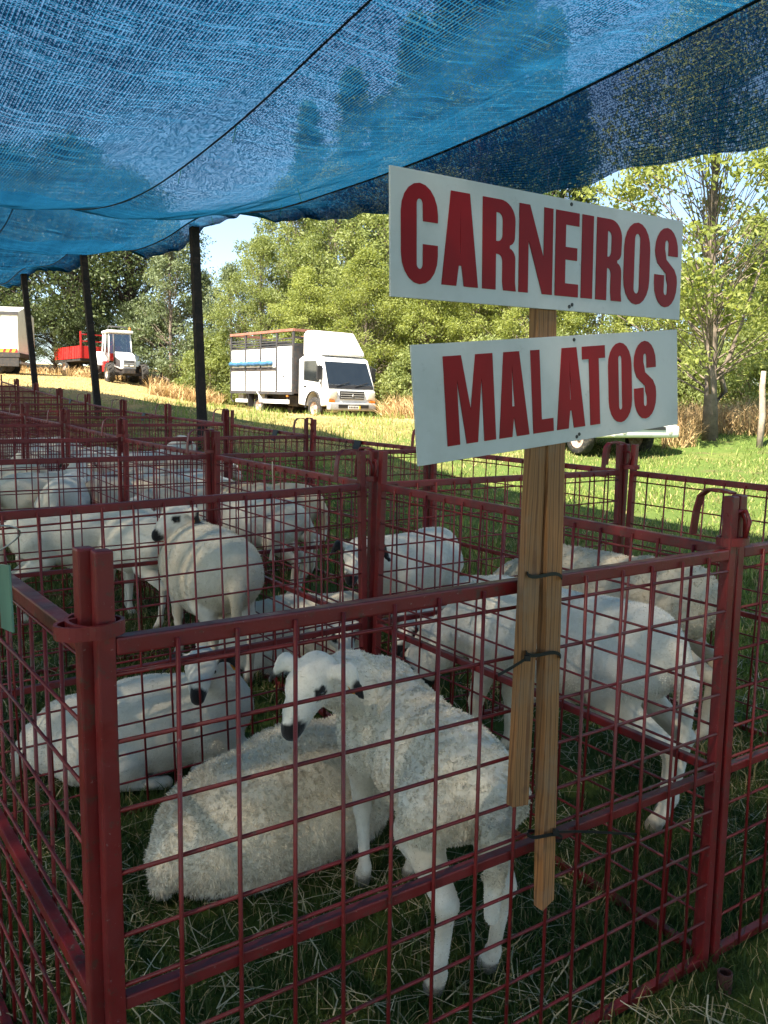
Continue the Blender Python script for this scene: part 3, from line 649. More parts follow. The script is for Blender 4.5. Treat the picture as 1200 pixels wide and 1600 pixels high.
def letter_mesh(ch, x0, x1, y0, y1):
    Hh = y1 - y0; W = (x1 - x0) / Hh; cu = bpy.data.curves.new('letter', 'CURVE'); cu.dimensions = '2D'; cu.fill_mode = 'BOTH'; cu.extrude = .0006 / Hh
    for pl in glyph(ch, W, min(.205, W * .425)):
        sp = cu.splines.new('POLY'); sp.points.add(len(pl) - 1); sp.use_cyclic_u = True
        for q, (a, b) in zip(sp.points, pl): q.co = (a, b, 0, 1)
    o = bpy.data.objects.new('tmp', cu); COL.objects.link(o); dg = bpy.context.evaluated_depsgraph_get(); me = bpy.data.meshes.new_from_object(o.evaluated_get(dg)); bpy.data.objects.remove(o)
    me.transform(Matrix.Translation((x0, y0, 0)) @ Matrix.Scale(Hh, 4)); me.materials.clear(); me.materials.append(M_LET); return me
YAW = R(36); PB0 = np.array([.42, 1.82]); T3 = np.array([math.cos(YAW), math.sin(YAW), 0]); N3 = np.array([T3[1], -T3[0], 0])    # N3 points to the camera side
def board(name_label, corners, letters, cat):
    q = []
    for px, py in corners:
        d = ray(px, py); s = ((np.array([*PB0, 0]) - EYE) @ N3) / (d @ N3); P = EYE + d * s; q.append(((P - np.array([*PB0, 0])) @ T3, P[2]))
    q = np.array(q); c = q.mean(0); e = ((q[1] - q[0]) + (q[2] - q[3])) / 2; W = np.linalg.norm(e); an = math.atan2(e[1], e[0]); Hh = (np.linalg.norm(q[0] - q[3]) + np.linalg.norm(q[1] - q[2])) / 2
    o = empty('sign_board'); P = np.array([*PB0, 0]) + T3 * c[0]; P[2] = c[1]
    ex = Vector(T3) * math.cos(an) + Vector((0, 0, 1)) * math.sin(an); ez = Vector(N3); ey = ez.cross(ex)
    o.matrix_world = Matrix(((ex.x, ey.x, ez.x, P[0]), (ex.y, ey.y, ez.y, P[1]), (ex.z, ey.z, ez.z, P[2]), (0, 0, 0, 1)))
    tag(o, name_label, cat)
    MB().box(-W / 2, W / 2, -Hh / 2, Hh / 2, -.0045, .0).build('panel', M_BOARD, o, .0008)
    for ch, u0, u1 in letters:
        link('letter_' + ch.lower(), letter_mesh(ch, (u0 - .5) * W, (u1 - .5) * W, (.130 - .5) * Hh, (.89 - .5) * Hh), o, (0, 0, .0009))
    for sx, sy in ((.55, .46), (.56, -.44), (.55, -.46)):
        MB().lathe([(0, .0016), (.0035, .0012), (.004, 0)], (0, 0, 0), 'z', 10).build('screw', M_SCREW, o, loc=((sx - .5) * W, sy * Hh, .0002))
    return o
board('white board lettered CARNEIROS in red at the top of the sign post', [(612, 258), (1068, 346), (1061, 500), (608, 463)],
      [('C', .027, .127), ('A', .138, .245), ('R', .258, .361), ('N', .373, .486), ('E', .496, .579), ('I', .590, .632), ('R', .645, .743), ('O', .753, .859), ('S', .881, .980)], 'sign')
board('tilted white board lettered MALATOS in red below the other sign board', [(646, 537), (1060, 516), (1057, 662), (650, 731)],
      [('M', .092, .251), ('A', .263, .369), ('L', .384, .46), ('A', .473, .584), ('T', .579, .672), ('O', .685, .785), ('S', .796, .895)], 'sign')
sp = empty('sign_post', (PB0[0], PB0[1], 0)); tag(sp, 'wooden sign post of two battens tied to the hurdle with black cable ties', 'sign post')
def on_plane(px, py, back):
    d = ray(px, py); P0 = np.array([*PB0, 0]) - N3 * back; s = ((P0 - EYE) @ N3) / (d @ N3); return EYE + d * s
def batten(tl, tr, br, bl, back, th, point=0):
    q = [on_plane(*p, back) - np.array([PB0[0], PB0[1], 0]) for p in (tl, tr, br, bl)]
    if point: q.insert(3, on_plane((br[0] + bl[0]) / 2 - 4, (br[1] + bl[1]) / 2 + point, back) - np.array([PB0[0], PB0[1], 0]))
    n = len(q); mb = MB(); vs = q + [p - N3 * th for p in q]
    mb.add(vs, [tuple(range(n)), tuple(range(2 * n - 1, n - 1, -1))] + [(k, k + n, (k + 1) % n + n, (k + 1) % n) for k in range(n)]); return mb
batten((842, 330), (872, 330), (868, 660), (838, 660), .0055, .024).build('batten', M_WOOD, sp, .0015)
batten((833, 640), (857, 640), (826, 1258), (801, 1262), .008, .02).build('batten', M_WOOD, sp, .0015)
batten((857.5, 640), (885, 640), (866, 1406), (848, 1424), .003, .028).build('batten', M_WOOD, sp, .0015)
def tie(px, py, tail=None, lab=None):
    pts = []
    for a in np.linspace(0, 2 * math.pi, 22):
        # loop round the battens and the rail behind them
        P = on_plane(px + 27 * math.cos(a), py + 5 * math.sin(a * 2) + 4 * math.cos(a), -.006 if math.sin(a) < 0 else .045)
        pts.append(P - np.array([PB0[0], PB0[1], 0]))
    t_ = MB().band(pts, (0, 0, 1), .0075, .0022, True).build('cable_tie', M_TIE, sp)
    if tail:
        q = [on_plane(x, y, b) - np.array([PB0[0], PB0[1], 0]) for x, y, b in tail]; MB().band(q, (0, 0, 1), .006, .002).build('tail', M_TIE, t_)
        MB().box(-.006, .006, -.005, .005, -.006, .006).build('lock_head', M_TIE, t_, loc=q[0])
tie(851, 899); tie(849, 1022, [(824, 1028, -.008), (800, 1043, -.01), (778, 1055, -.004)]); tie(851, 1306, [(868, 1300, -.008), (900, 1299, .0), (950, 1301, .02), (1000, 1304, .05)])

# ------------------------------------------------------------------ vehicles
M_WHITE = simple('white_vehicle_paint', (.68, .68, .66), .4, 0, .10, 3, (.42, .36, .28), .03, .5, (.60, .85))
M_CREAM = simple('cream_vehicle_paint', (.70, .70, .60), .35, 0, .06, 2, (.5, .45, .36), .03)
M_GLASS = simple('dark_glass', (.012, .016, .018), .06, 0, .2, 3, None, 0, .8)
M_TYRE = simple('tyre_rubber', (.022, .021, .02), .85, 0, .4, 8, (.12, .10, .07), .4)
M_RIM = simple('dusty_rim', (.42, .36, .31), .6, .1, .3, 9, (.26, .12, .07), .2, .5, (.45, .6))
M_GREY = simple('grey_frame_paint', (.04, .042, .045), .6, 0, .3, 5, (.10, .05, .03), .2)
M_CHASS = simple('dark_chassis', (.03, .028, .027), .7, 0, .4, 5, (.10, .06, .03), .3)
M_RUST = simple('rusty_rail', (.28, .12, .085), .75, 0, .4, 6, (.14, .06, .04), .3)
M_BLUE = simple('blue_tarpaulin', (.035, .12, .25), .6, 0, .35, 7, None, .3)
M_LAMP = simple('lamp_lens', (.62, .58, .48), .12, .1, .15, 8, None, 0, .8)
M_ORANGE = simple('orange_lens', (.62, .16, .02), .3); M_TRED = simple('trailer_red', (.52, .022, .02), .45, 0, .25, 4, (.25, .06, .04), .2)
M_SILVER = simple('dull_silver', (.36, .36, .35), .45, .3, .2, 6); M_PLATE = simple('number_plate', (.72, .72, .68), .4); M_YEL = simple('yellow_stripe', (.72, .46, .04), .4)
M_BLACKP = simple('black_plastic', (.02, .02, .021), .5)
def wheel(parent, x, y, r, wd, lugs=0, rimr=.6):
    o = empty('wheel', (x, y, r)); o.parent = parent; s = wd / 2
    MB().lathe([(r * rimr, -s), (r * .9, -s), (r * .985, -s * .75), (r, -s * .3), (r, s * .3), (r * .985, s * .75), (r * .9, s), (r * rimr, s)], n=28).build('tyre', M_TYRE, o, smooth=not lugs)
    MB().lathe([(0, -s * .55), (r * .16, -s * .62), (r * .2, -s * .35), (r * .48, -s * .3), (r * .56, -s * .85), (r * (rimr + .02), -s * .9), (r * (rimr + .02), s * .9), (r * .56, s * .85), (r * .48, s * .3), (r * .2, s * .35), (r * .16, s * .62), (0, s * .55)], n=20).build('rim', M_RIM, o, smooth=True)
    if lugs:
        mb = MB()
        for k in range(lugs):
            for sd_ in (-1, 1):
                a = 2 * math.pi * (k + .25 * sd_) / lugs; ca, sa = math.cos(a), math.sin(a); a2 = a + .22; cb, sb = math.cos(a2), math.sin(a2)
                q = []
                for (c, s_, yy) in ((ca, sa, sd_ * s * 1.0), (cb, sb, sd_ * s * .05)):
                    for rr in (r * .985, r * 1.05):
                        for dt in (-.045, .045):
                            q.append(((c - s_ * dt) * rr, yy, (s_ + c * dt) * rr))
                mb.add(q, [(0, 1, 3, 2), (4, 6, 7, 5), (0, 4, 5, 1), (2, 3, 7, 6), (0, 2, 6, 4), (1, 5, 7, 3)])
        t_ = mb.build('tread_lugs', M_TYRE, o); t_['kind'] = 'stuff'
    return o
def vehicle(name, P, heading, label, cat, pitch=0):
    o = empty(name, P); o.rotation_euler = (0, 0, heading); tag(o, label, cat); return o
def quad_plate(mb, pts, th):
    q = [Vector(p) for p in pts]; n = (q[1] - q[0]).cross(q[2] - q[0]).normalized() * th; k = len(q)
    mb.add(list(q) + [p + n for p in q], [tuple(range(k)), tuple(range(2 * k - 1, k - 1, -1))] + [(i, i + k, (i + 1) % k + k, (i + 1) % k) for i in range(k)]); return mb

def livestock_truck():
    h = R(-53); fw = at(494, 657, 28.4); hd = np.array([math.cos(h), math.sin(h)]); lf = np.array([-hd[1], hd[0]])
    c = fw[:2] + lf * .82                                            # front axle centre
    rear = c - hd * 3.85; z0, z1 = float(gz(*c)), float(gz(*rear))
    t = vehicle('livestock_truck', (c[0], c[1], z0), h, 'white cab livestock truck with slatted box parked before the trees', 'truck'); t.rotation_euler = (0, math.atan2(z1 - z0, 3.85), h)
    # local: x forward from the front axle, y left, z up; the visible side is -y
    W = .95
    prof = [(-.95, .62), (-.95, 2.02), (-.70, 2.12), (.20, 2.12), (.42, 2.02), (.80, 1.18), (.86, .95), (.88, .50), (.44, .46), (.40, .70), (.28, .88), (.0, .96), (-.28, .88), (-.40, .70), (-.44, .46), (-.95, .50)]
    cab = MB().prism(prof, -W, W).build('cab', M_WHITE, t, .045, True, seg=3)
    quad_plate(MB(), [(.475, -.84, 1.93), (.475, .84, 1.93), (.80, .90, 1.19), (.80, -.90, 1.19)], .012).build('windscreen', M_GLASS, t, .005)
    quad_plate(MB(), [(.805, -.90, 1.185), (.805, .90, 1.185), (.848, .90, 1.06), (.848, -.90, 1.06)], .01).build('scuttle_panel', M_BLACKP, t)
    for y0, yy in ((-.6, 0), (.15, .35)): MB().tube([(.84, y0, 1.13), (.80, y0 + .55, 1.28)], .012, 5).build('wiper', M_BLACKP, t)
    for s in (-1, 1):
        y = s * (W + .004)
        d = MB().add([(-.62, y, 1.32), (.33, y, 1.24), (.36, y, 1.5), (.14, y, 1.95), (-.62, y, 1.95)], [(0, 1, 2, 3, 4)]); d.build('door_window', M_GLASS, t)
        dr = MB().band([(-.66, y, .55), (-.66, y, 1.99), (.16, y, 1.99), (.44, y, 1.4), (.44, y, .95)], (0, 1, 0), .012, .012).build('door_seam', M_GREY, t)
        MB().box(-.60, -.44, y - .012, y + .012, 1.08, 1.13).build('door_handle', M_BLACKP, t)
        m_ = MB().box(.50, .58, y + s * .12 - .10, y + s * .12 + .10, 1.32, 1.78).build('mirror', M_BLACKP, t, .03); MB().tube([(.40, y - s * .02, 1.85), (.54, y + s * .12, 1.80), (.54, y + s * .12, 1.3), (.40, y - s * .02, 1.18)], .014, 5).build('arm', M_BLACKP, m_)
        MB().box(.80, .93, s * .60, s * .93, .70, 1.0).build('headlight', M_LAMP, t, .04, True); MB().box(.82, .935, s * .70, s * .92, .60, .68).build('indicator', M_ORANGE, t, .01)
        MB().band([(.46 * math.cos(a), s * (W + .01), .45 + .50 * math.sin(a)) for a in np.linspace(-.1, 3.24, 12)], (0, 1, 0), .05, .03).build('wheel_arch', M_GREY, t)
    MB().box(.84, .92, -.48, .48, .72, .98).build('grille', M_BLACKP, t, .02)
    for z in (.765, .84, .915): MB().box(.915, .935, -.46, .46, z - .014, z + .014).build('grille_bar', M_SILVER, t)
    MB().tube([(.94, -.02, .81), (.94, .0, .87), (.94, .02, .81)], .014, 5).build('badge', M_SILVER, t)
    MB().box(.78, .99, -.94, .94, .34, .60).build('bumper', M_SILVER, t, .05, True)
    MB().box(.985, 1.0, -.60, .60, .43, .54).build('bumper_slot', M_BLACKP, t)
    pl = MB().box(1.0, 1.012, -.22, .26, .40, .51).build('number_plate', M_PLATE, t); MB().box(1.012, 1.014, .20, .26, .40, .51).build('yellow_band', M_YEL, pl)
    for k in range(6): MB().box(1.012, 1.0145, -.19 + k * .063, -.15 + k * .063, .425, .485).build('plate_mark', M_BLACKP, pl)
    # wind deflector above the cab
    dp = [(-.85, 2.13), (-.85, 2.86), (-.70, 2.96), (-.30, 2.96), (.36, 2.25), (.34, 2.13)]
    MB().prism(dp, -.86, .86).build('wind_deflector', M_WHITE, t, .09, True, seg=4)
    # chassis
    MB().box(-5.45, .6, -.42, -.30, .62, .80).box(-5.45, .6, .30, .42, .62, .80).build('chassis', M_CHASS, t)
    MB().box(-1.9, -1.25, -.80, -.42, .42, .80).build('fuel_tank', M_CHASS, t, .03)
    MB().box(-.06, .06, -.75, .75, .36, .46).build('front_axle', M_CHASS, t); MB().box(-3.92, -3.78, -.7, .7, .34, .48).build('rear_axle', M_CHASS, t)
    for s in (-1, 1):
        wheel(t, 0, s * .82, .38, .22); wheel(t, -3.85, s * .80, .38, .22); wheel(t, -3.85, s * .55, .38, .2)
        MB().band([(-3.4, s * 1.0, .52), (-3.45, s * 1.0, .80), (-3.6, s * 1.0, .9)], (0, 1, 0), .25, .015).build('mudguard', M_WHITE, t)
        MB().box(-4.30, -4.26, s * .98 - .12, s * .98 + .12, .35, .85).build('mud_flap', M_BLACKP, t)
        MB().box(-3.25, -1.45, s * 1.02 - .02, s * 1.02 + .02, .50, .64).build('side_guard', M_WHITE, t); MB().box(-5.4, -4.45, s * 1.02 - .02, s * 1.02 + .02, .50, .62).build('side_guard', M_WHITE, t)
        for x in (-1.6, -3.1, -4.6): MB().box(x - .03, x + .03, s * .99 - .02, s * .99 + .02, .5, .9).build('guard_bracket', M_GREY, t)
        MB().box(-1.55, -1.45, s * 1.06 - .02, s * 1.06 + .02, .74, .80).build('side_marker', M_ORANGE, t)
    # livestock box
    X0, X1, BW, Z0, Z1 = -5.75, -1.12, 1.06, .86, 2.98
    MB().box(X0, X1, -BW, BW, Z0, Z0 + .07).build('box_floor', M_GREY, t)
    xs = [X0 + .02, -4.56, -3.40, -2.25, X1 - .03]
    for s in (-1, 1):
        for x in xs: MB().box(x - .048, x + .048, s * BW - .025, s * BW + .025, Z0, Z1).build('box_post', M_GREY, t)
        MB().box(X0, X1, s * BW - .04, s * BW + .04, Z0 - .04, Z0 + .06).build('bottom_rail', M_GREY, t)
        MB().box(X0 - .02, X1 + .02, s * BW - .05, s * BW + .05, Z1 - .03, Z1 + .06).build('top_rail', M_RUST, t, .01)
        for a, b in zip(xs[:-1], xs[1:]):
            last = b == xs[-1]; top = 2.42 if not last else 2.46
            p = MB().box(a + .03, b - .03, s * BW - .014, s * BW + .014, Z0 + .06, top).build('side_panel', M_WHITE, t, .004)
            if not last:
                MB().box(a + .06, b - .06, s * (BW + .016) - .006, s * (BW + .016) + .006, 1.64, 1.76).build('vent_slot', M_CHASS, p)
                MB().box(a + .05, b - .05, s * (BW + .014) - .006, s * (BW + .014) + .006, 2.08, 2.11).build('ledge', M_SILVER, p)
                for q in range(5): MB().box(a + .12 + q * .19, a + .15 + q * .19, s * (BW + .016) - .004, s * (BW + .016) + .004, 1.49, 1.51).box(a + .12 + q * .19, a + .15 + q * .19, s * (BW + .016) - .004, s * (BW + .016) + .004, 2.26, 2.28).build('rivet', M_GREY, p)
            else:
                MB().band([(a + .06, s * (BW + .016), .98), (a + .06, s * (BW + .016), 2.05), (b - .06, s * (BW + .016), 2.05), (b - .06, s * (BW + .016), .98), (a + .06, s * (BW + .016), .98)], (0, 1, 0), .01, .015).build('door_outline', M_GREY, p)
                MB().box((a + b) / 2 - .06, (a + b) / 2 + .02, s * (BW + .02) - .012, s * (BW + .02) + .012, 1.40, 1.48).build('latch', M_GREY, p)
            for z in ((2.47, 2.56, 2.65, 2.74) if not last else (2.52, 2.62, 2.72)): MB().box(a + .03, b - .03, s * BW - .012, s * BW + .012, z - .02, z + .02).build('slat', M_GREY, t)
        MB().tube([(X0 + .05 + k * .1, s * (BW + .05 + .012 * math.sin(k * 1.7)), 1.90 + .012 * math.sin(k * .9)) for k in range(33)], [.085 + .012 * math.sin(k * 2.3) for k in range(33)], 8).build('rolled_tarpaulin', M_BLUE, t, smooth=True)
    MB().box(-3.34, -3.28, -BW + .03, BW - .03, Z0 + .07, 2.72).build('partition', M_GREY, t); MB().box(X1 - .02, X1 + .03, -BW, BW, Z0, 2.30).build('front_bulkhead', M_GREY, t)
    for z in (2.5, 2.75): MB().box(X1 - .02, X1 + .03, -BW, BW, z - .03, z + .03).build('front_slat', M_GREY, t)
    MB().box(X1 - .04, X1 + .04, -BW, BW, Z1 - .03, Z1 + .06).build('front_top_rail', M_RUST, t)
    MB().box(X0 - .03, X0 + .02, -BW, BW, Z0, 2.4).build('tailgate', M_WHITE, t); MB().box(X0 - .04, X0 + .04, -BW, BW, Z1 - .03, Z1 + .06).build('rear_top_rail', M_RUST, t)
    for z in (2.52, 2.7): MB().box(X0 - .02, X0 + .02, -BW, BW, z - .025, z + .025).build('rear_slat', M_GREY, t)
    MB().tube([(X0 - .05, -1.0, .86), (X0 - .10, -1.0, .6), (X0 + .1, -1.0, .5)], .02, 5).build('rear_step', M_GREY, t)
    MB().box(X0 + .3, X0 + .7, -.9, -.6, .6, .8).build('tool_box', M_SILVER, t)
livestock_truck()

def tractor():
    h = R(-58); P = on_ground(198, 599); t = vehicle('tractor', P, h, 'white tractor with cab parked in front of the dark oaks', 'tractor'); t.scale = (.9, .9, .9)
    # x forward from the front axle
    hood = [(.42, .62), (.44, 1.02), (.30, 1.28), (-.1, 1.42), (-.95, 1.50), (-.95, .80), (.1, .62)]
    MB().prism(hood, -.34, .34).build('hood', M_WHITE, t, .07, True, seg=3)
    MB().box(.41, .46, -.26, .26, .74, 1.06).build('grille', M_SILVER, t, .02)
    for z in (.80, .88, .96, 1.02): MB().box(.455, .47, -.24, .24, z - .012, z + .012).build('grille_bar', M_BLACKP, t)
    for s in (-1, 1):
        MB().box(.43, .475, s * .13 - .09, s * .13 + .09, .75, .83).build('headlight', M_LAMP, t, .02)
        MB().add([(-.85, s * .345, .85), (.25, s * .345, .72), (.22, s * .345, 1.05), (-.85, s * .345, 1.28)], [(0, 1, 2, 3)]).build('side_grille', M_GREY, t)
    MB().box(.15, .55, -.28, .28, .42, .68).build('front_ballast', M_CHASS, t, .03); MB().box(-2.3, .2, -.25, .25, .45, .85).build('chassis', M_CHASS, t, .03)
    MB().box(-.06, .06, -.7, .7, .36, .50).build('front_axle', M_CHASS, t); MB().box(-2.10, -1.94, -.72, .72, .62, .80).build('rear_axle', M_CHASS, t)
    for s in (-1, 1):
        wheel(t, 0, s * .78, .46, .30, 14, .55); wheel(t, -2.02, s * .82, .72, .42, 16, .55)
        MB().band([(-2.02 + .80 * math.cos(a), s * .78, .74 + .78 * math.sin(a)) for a in np.linspace(.15, 2.9, 12)], (0, 1, 0), .46, .03).build('fender', M_WHITE, t)
    # cab
    Z0, Z1 = 1.05, 2.38
    for x, y, x2, y2 in ((-.98, -.55, -1.12, -.50), (-.98, .55, -1.12, .50), (-2.0, -.62, -1.95, -.55), (-2.0, .62, -1.95, .55), (-1.5, -.62, -1.5, -.55), (-1.5, .62, -1.5, .55)):
        MB().tube([(x, y, Z0), (x2, y2, Z1)], .04, 6).build('cab_pillar', M_WHITE, t, smooth=True)
    quad_plate(MB(), [(-.99, -.53, 1.42), (-.99, .53, 1.42), (-1.11, .49, 2.34), (-1.11, -.49, 2.34)], .008).build('windscreen', M_TGLASS, t)
    for s in (-1, 1):
        quad_plate(MB(), [(-1.0, s * .56, 1.1), (-1.5, s * .61, 1.1), (-1.5, s * .55, 2.34), (-1.13, s * .52, 2.34)], .006).build('door_glass', M_TGLASS, t)
        quad_plate(MB(), [(-1.52, s * .61, 1.4), (-1.98, s * .61, 1.4), (-1.94, s * .55, 2.34), (-1.52, s * .55, 2.34)], .006).build('side_glass', M_TGLASS, t)
    MB().box(-2.08, -.94, -.62, .62, Z1, Z1 + .14).build('roof', M_WHITE, t, .05, True)
    MB().tube([(-1.5, -.45, 2.52), (-1.5, -.42, 2.72), (-1.5, .42, 2.72), (-1.5, .45, 2.52)], .035, 6).build('roof_bar', M_GREY, t, smooth=True)
    MB().lathe([(0, .16), (.04, .15), (.05, .1), (.05, .02), (.03, 0)], (-1.1, .48, 2.52), 'z', 12).build('beacon', M_ORANGE, t, smooth=True)
    MB().box(-1.95, -1.5, -.25, .25, 1.1, 1.25).box(-1.98, -1.86, -.25, .25, 1.2, 1.85).build('seat', M_TRED, t, .04)
    MB().tube([(-1.2, .0, 1.2), (-1.35, 0, 1.55)], .025, 6).lathe([(.17, 0), (.19, .012), (.17, .024)], (-1.36, 0, 1.56), 'z', 16).build('steering_wheel', M_BLACKP, t)
    MB().tube([(-.55, -.40, .9), (-.55, -.42, 1.7), (-.60, -.42, 2.3)], .04, 8).build('exhaust', M_GREY, t, smooth=True)
    MB().box(-1.25, -.95, -.82, -.55, .55, 1.05).build('step_box', M_TRED, t, .03)
    # trailer hitched behind
    hd = np.array([math.cos(h), math.sin(h)]); g = at(131, 570, 41); g[2] = float(gz(g[0], g[1])); tr = vehicle('farm_trailer', g, R(-48), 'red farm trailer with rusty panelled sides behind the tractor', 'trailer'); tr.scale = (.8, .85, .88)
    MB().box(-1.9, 1.9, -.95, .95, .72, .84).build('bed', M_CHASS, tr)
    for s in (-1, 1):
        for k in range(4):
            p = MB().box(-1.9 + k * .95, -.97 + k * .95, s * .95 - .02, s * .95 + .02, .86, 1.50).build('side_board', M_TRED, tr, .005)
            for q in (.2, .45, .7): MB().box(-1.9 + k * .95 + q, -1.84 + k * .95 + q, s * .985 - .015, s * .985 + .015, .86, 1.5).build('rib', M_TRED, p)
    for x in (-1.92, 1.92): MB().box(x - .02, x + .02, -.95, .95, .86, 1.5).build('end_board', M_TRED, tr)
    for y in (-.9, .9): MB().box(1.9, 1.97, y - .04, y + .04, .86, 2.25).build('headboard_post', M_TRED, tr)
    for z in (1.75, 2.1): MB().box(1.91, 1.96, -.9, .9, z - .03, z + .03).build('headboard_rail', M_TRED, tr)
    for s in (-1, 1): wheel(tr, -.5, s * .82, .42, .26, 0, .55)
    MB().box(-.55, -.45, -.75, .75, .38, .5).build('axle', M_CHASS, tr); MB().tube([(1.9, 0, .74), (3.1, 0, .6)], .05, 6).build('drawbar', M_CHASS, tr)
def tglass():
    m, t, b, o = new_mat('cab_glass'); g = N(t, 'BsdfGlossy', Roughness=.04); tp = N(t, 'BsdfTransparent'); tp.inputs[0].default_value = (.55, .58, .58, 1)
    ms = N(t, 'MixShader'); ms.inputs[0].default_value = .14; t.links.new(tp.outputs[0], ms.inputs[1]); t.links.new(g.outputs[0], ms.inputs[2]); t.links.new(ms.outputs[0], o.inputs[0]); return m
M_TGLASS = tglass()
tractor()

def lorry():
    P = at(30, 588, 35); P[2] = float(gz(P[0], P[1])); t = vehicle('box_lorry', P, R(186), 'white box lorry with red and yellow striped rear edge beside the canopy posts', 'lorry')
    # rear right corner at the origin, box reaches forward along +x; visible side is y = 0
    prof = [(0, .86), (0, 2.52), (.30, 2.62), (1.1, 2.86), (1.95, 2.62), (2.25, 2.52), (2.25, .86)]
    b = MB(); n = len(prof); b.add([(0, -y, z) for y, z in prof] + [(7, -y, z) for y, z in prof], [tuple(range(n)), tuple(range(2 * n - 1, n - 1, -1))] + [(k, k + n, (k + 1) % n + n, (k + 1) % n) for k in range(n)])
    b.build('box_body', M_CREAM, t, .02)
    MB().box(-.03, 7, -.01, .03, 2.42, 2.56).build('roof_rail', M_GREY, t)
    for x in (0.93, 1.06, 3.4, 3.5): MB().box(x - .04, x + .04, .0, .045, .80, 2.44).build('locking_bar', M_GREY, t)
    for x in (.72, 1.22): MB().box(x - .05, x + .05, .0, .05, 2.40, 2.47).build('hinge', M_SILVER, t)
    for k in range(11):
        MB().add([(.02 + k * .12, .034, .92), (.14 + k * .12, .034, .92), (.08 + k * .12, .034, 1.06), (-.04 + k * .12 if k else .02, .034, 1.06)], [(0, 1, 2, 3)]).build('warning_stripe', [M_TRED, M_YEL][k % 2], t)
    MB().box(-.05, 7, -2.2, .02, .72, .90).build('chassis', M_CHASS, t); MB().box(.0, 6.8, -.2, .0, .35, .72).build('side_skirt', M_CHASS, t)
    for x in (1.0, 2.0, 5.9):
        for y in (-.25, -2.0): wheel(t, x, y, .45, .28)
    MB().box(7.2, 9.0, -2.2, .0, .6, 2.5).build('cab', M_WHITE, t, .12); MB().box(8.2, 8.8, -.005, .01, 1.5, 2.2).build('cab_window', M_GLASS, t)
    MB().box(-.06, .0, -2.1, -.1, .45, .55).build('rear_bumper', M_SILVER, t)
lorry()

def car():
    P = on_ground(905, 712); h = R(-62); hd = np.array([math.cos(h), math.sin(h)]); lf = np.array([-hd[1], hd[0]]); c = P[:2] + lf * .74
    t = vehicle('parked_van', (c[0], c[1], float(gz(*c)) - .02), h, 'cream small van hidden behind the signs with only its bumper and wheel showing', 'van')
    prof = [(.80, .34), (.86, .50), (.84, .78), (.70, .96), (-.1, 1.10), (-.75, 1.66), (-1.0, 1.74), (-3.1, 1.74), (-3.2, 1.2), (-3.2, .42), (-2.85, .34), (-2.82, .5), (-2.6, .68), (-2.35, .68), (-2.1, .5), (-2.08, .34), (-.40, .30), (-.36, .5), (-.18, .68), (.16, .68), (.34, .5), (.38, .32)]
    MB().prism(prof, -.80, .80).build('body', M_CREAM, t, .04, True, seg=3)
    MB().box(.70, .93, -.80, .80, .34, .56).build('bumper', M_CREAM, t, .06, True, seg=3)
    MB().box(.90, .945, -.42, .42, .48, .54).build('lower_grille', M_BLACKP, t)
    g = MB().box(.80, .88, -.50, .50, .66, .80).build('grille', M_BLACKP, t, .01)
    for k in range(6): MB().box(.875, .89, -.45 + k * .18, -.42 + k * .18, .66, .80).build('grille_bar', M_CREAM, g)
    for s in (-1, 1):
        MB().lathe([(0, .03), (.07, .022), (.085, 0)], (0, 0, 0), 'y', 14).build('headlight', M_LAMP, t, loc=(.80, s * .62, .72), rot=(0, 0, R(-90))); MB().lathe([(0, .02), (.05, .012), (.055, 0)], (0, 0, 0), 'y', 14).build('fog_lamp', M_LAMP, t, loc=(.925, s * .55, .45), rot=(0, 0, R(-90)))
        wheel(t, 0, s * .72, .31, .2, 0, .62); wheel(t, -2.45, s * .72, .31, .2, 0, .62)
        quad_plate(MB(), [(-.70, s * .803, 1.58), (-.20, s * .803, 1.14), (-1.5, s * .803, 1.14), (-1.5, s * .803, 1.62)], .004).build('side_window', M_GLASS, t)
    quad_plate(MB(), [(-.14, -.70, 1.13), (-.14, .70, 1.13), (-.72, .62, 1.655), (-.72, -.62, 1.655)], -.02).build('windscreen', M_GLASS, t)
car()

# wooden fence stake by the dry grass on the right
P = on_ground(1186, 700); st = empty('fence_stake', P); tag(st, 'pale weathered wooden stake standing in the dry grass by the forked tree', 'stake')
M_STAKE = simple('weathered_stake', (.34, .27, .21), .9, 0, .4, 10, (.15, .11, .08), .4)
MB().tube([(0, 0, -.1), (.02, .0, .6), (-.01, .02, 1.15), (.0, .02, 1.42)], [.065, .06, .055, .045], 8).build('stake', M_STAKE, st, smooth=True)
MB().tube([(.0, -.06, 1.0), (1.5, -.02, .92), (3.2, .1, 1.0)], .004, 4).build('fence_wire', M_WIRE, st)
# overhead line far behind
a_, b_ = at(-60, 425, 48), at(460, 436, 60)
pw = MB().tube([tuple(a_ + (b_ - a_) * k / 10 + np.array([0, 0, -.5 * math.sin(math.pi * k / 10)])) for k in range(11)], .014, 4).build('overhead_cable', M_WIRE); tag(pw, 'thin overhead cable crossing in front of the dark oaks', 'cable')

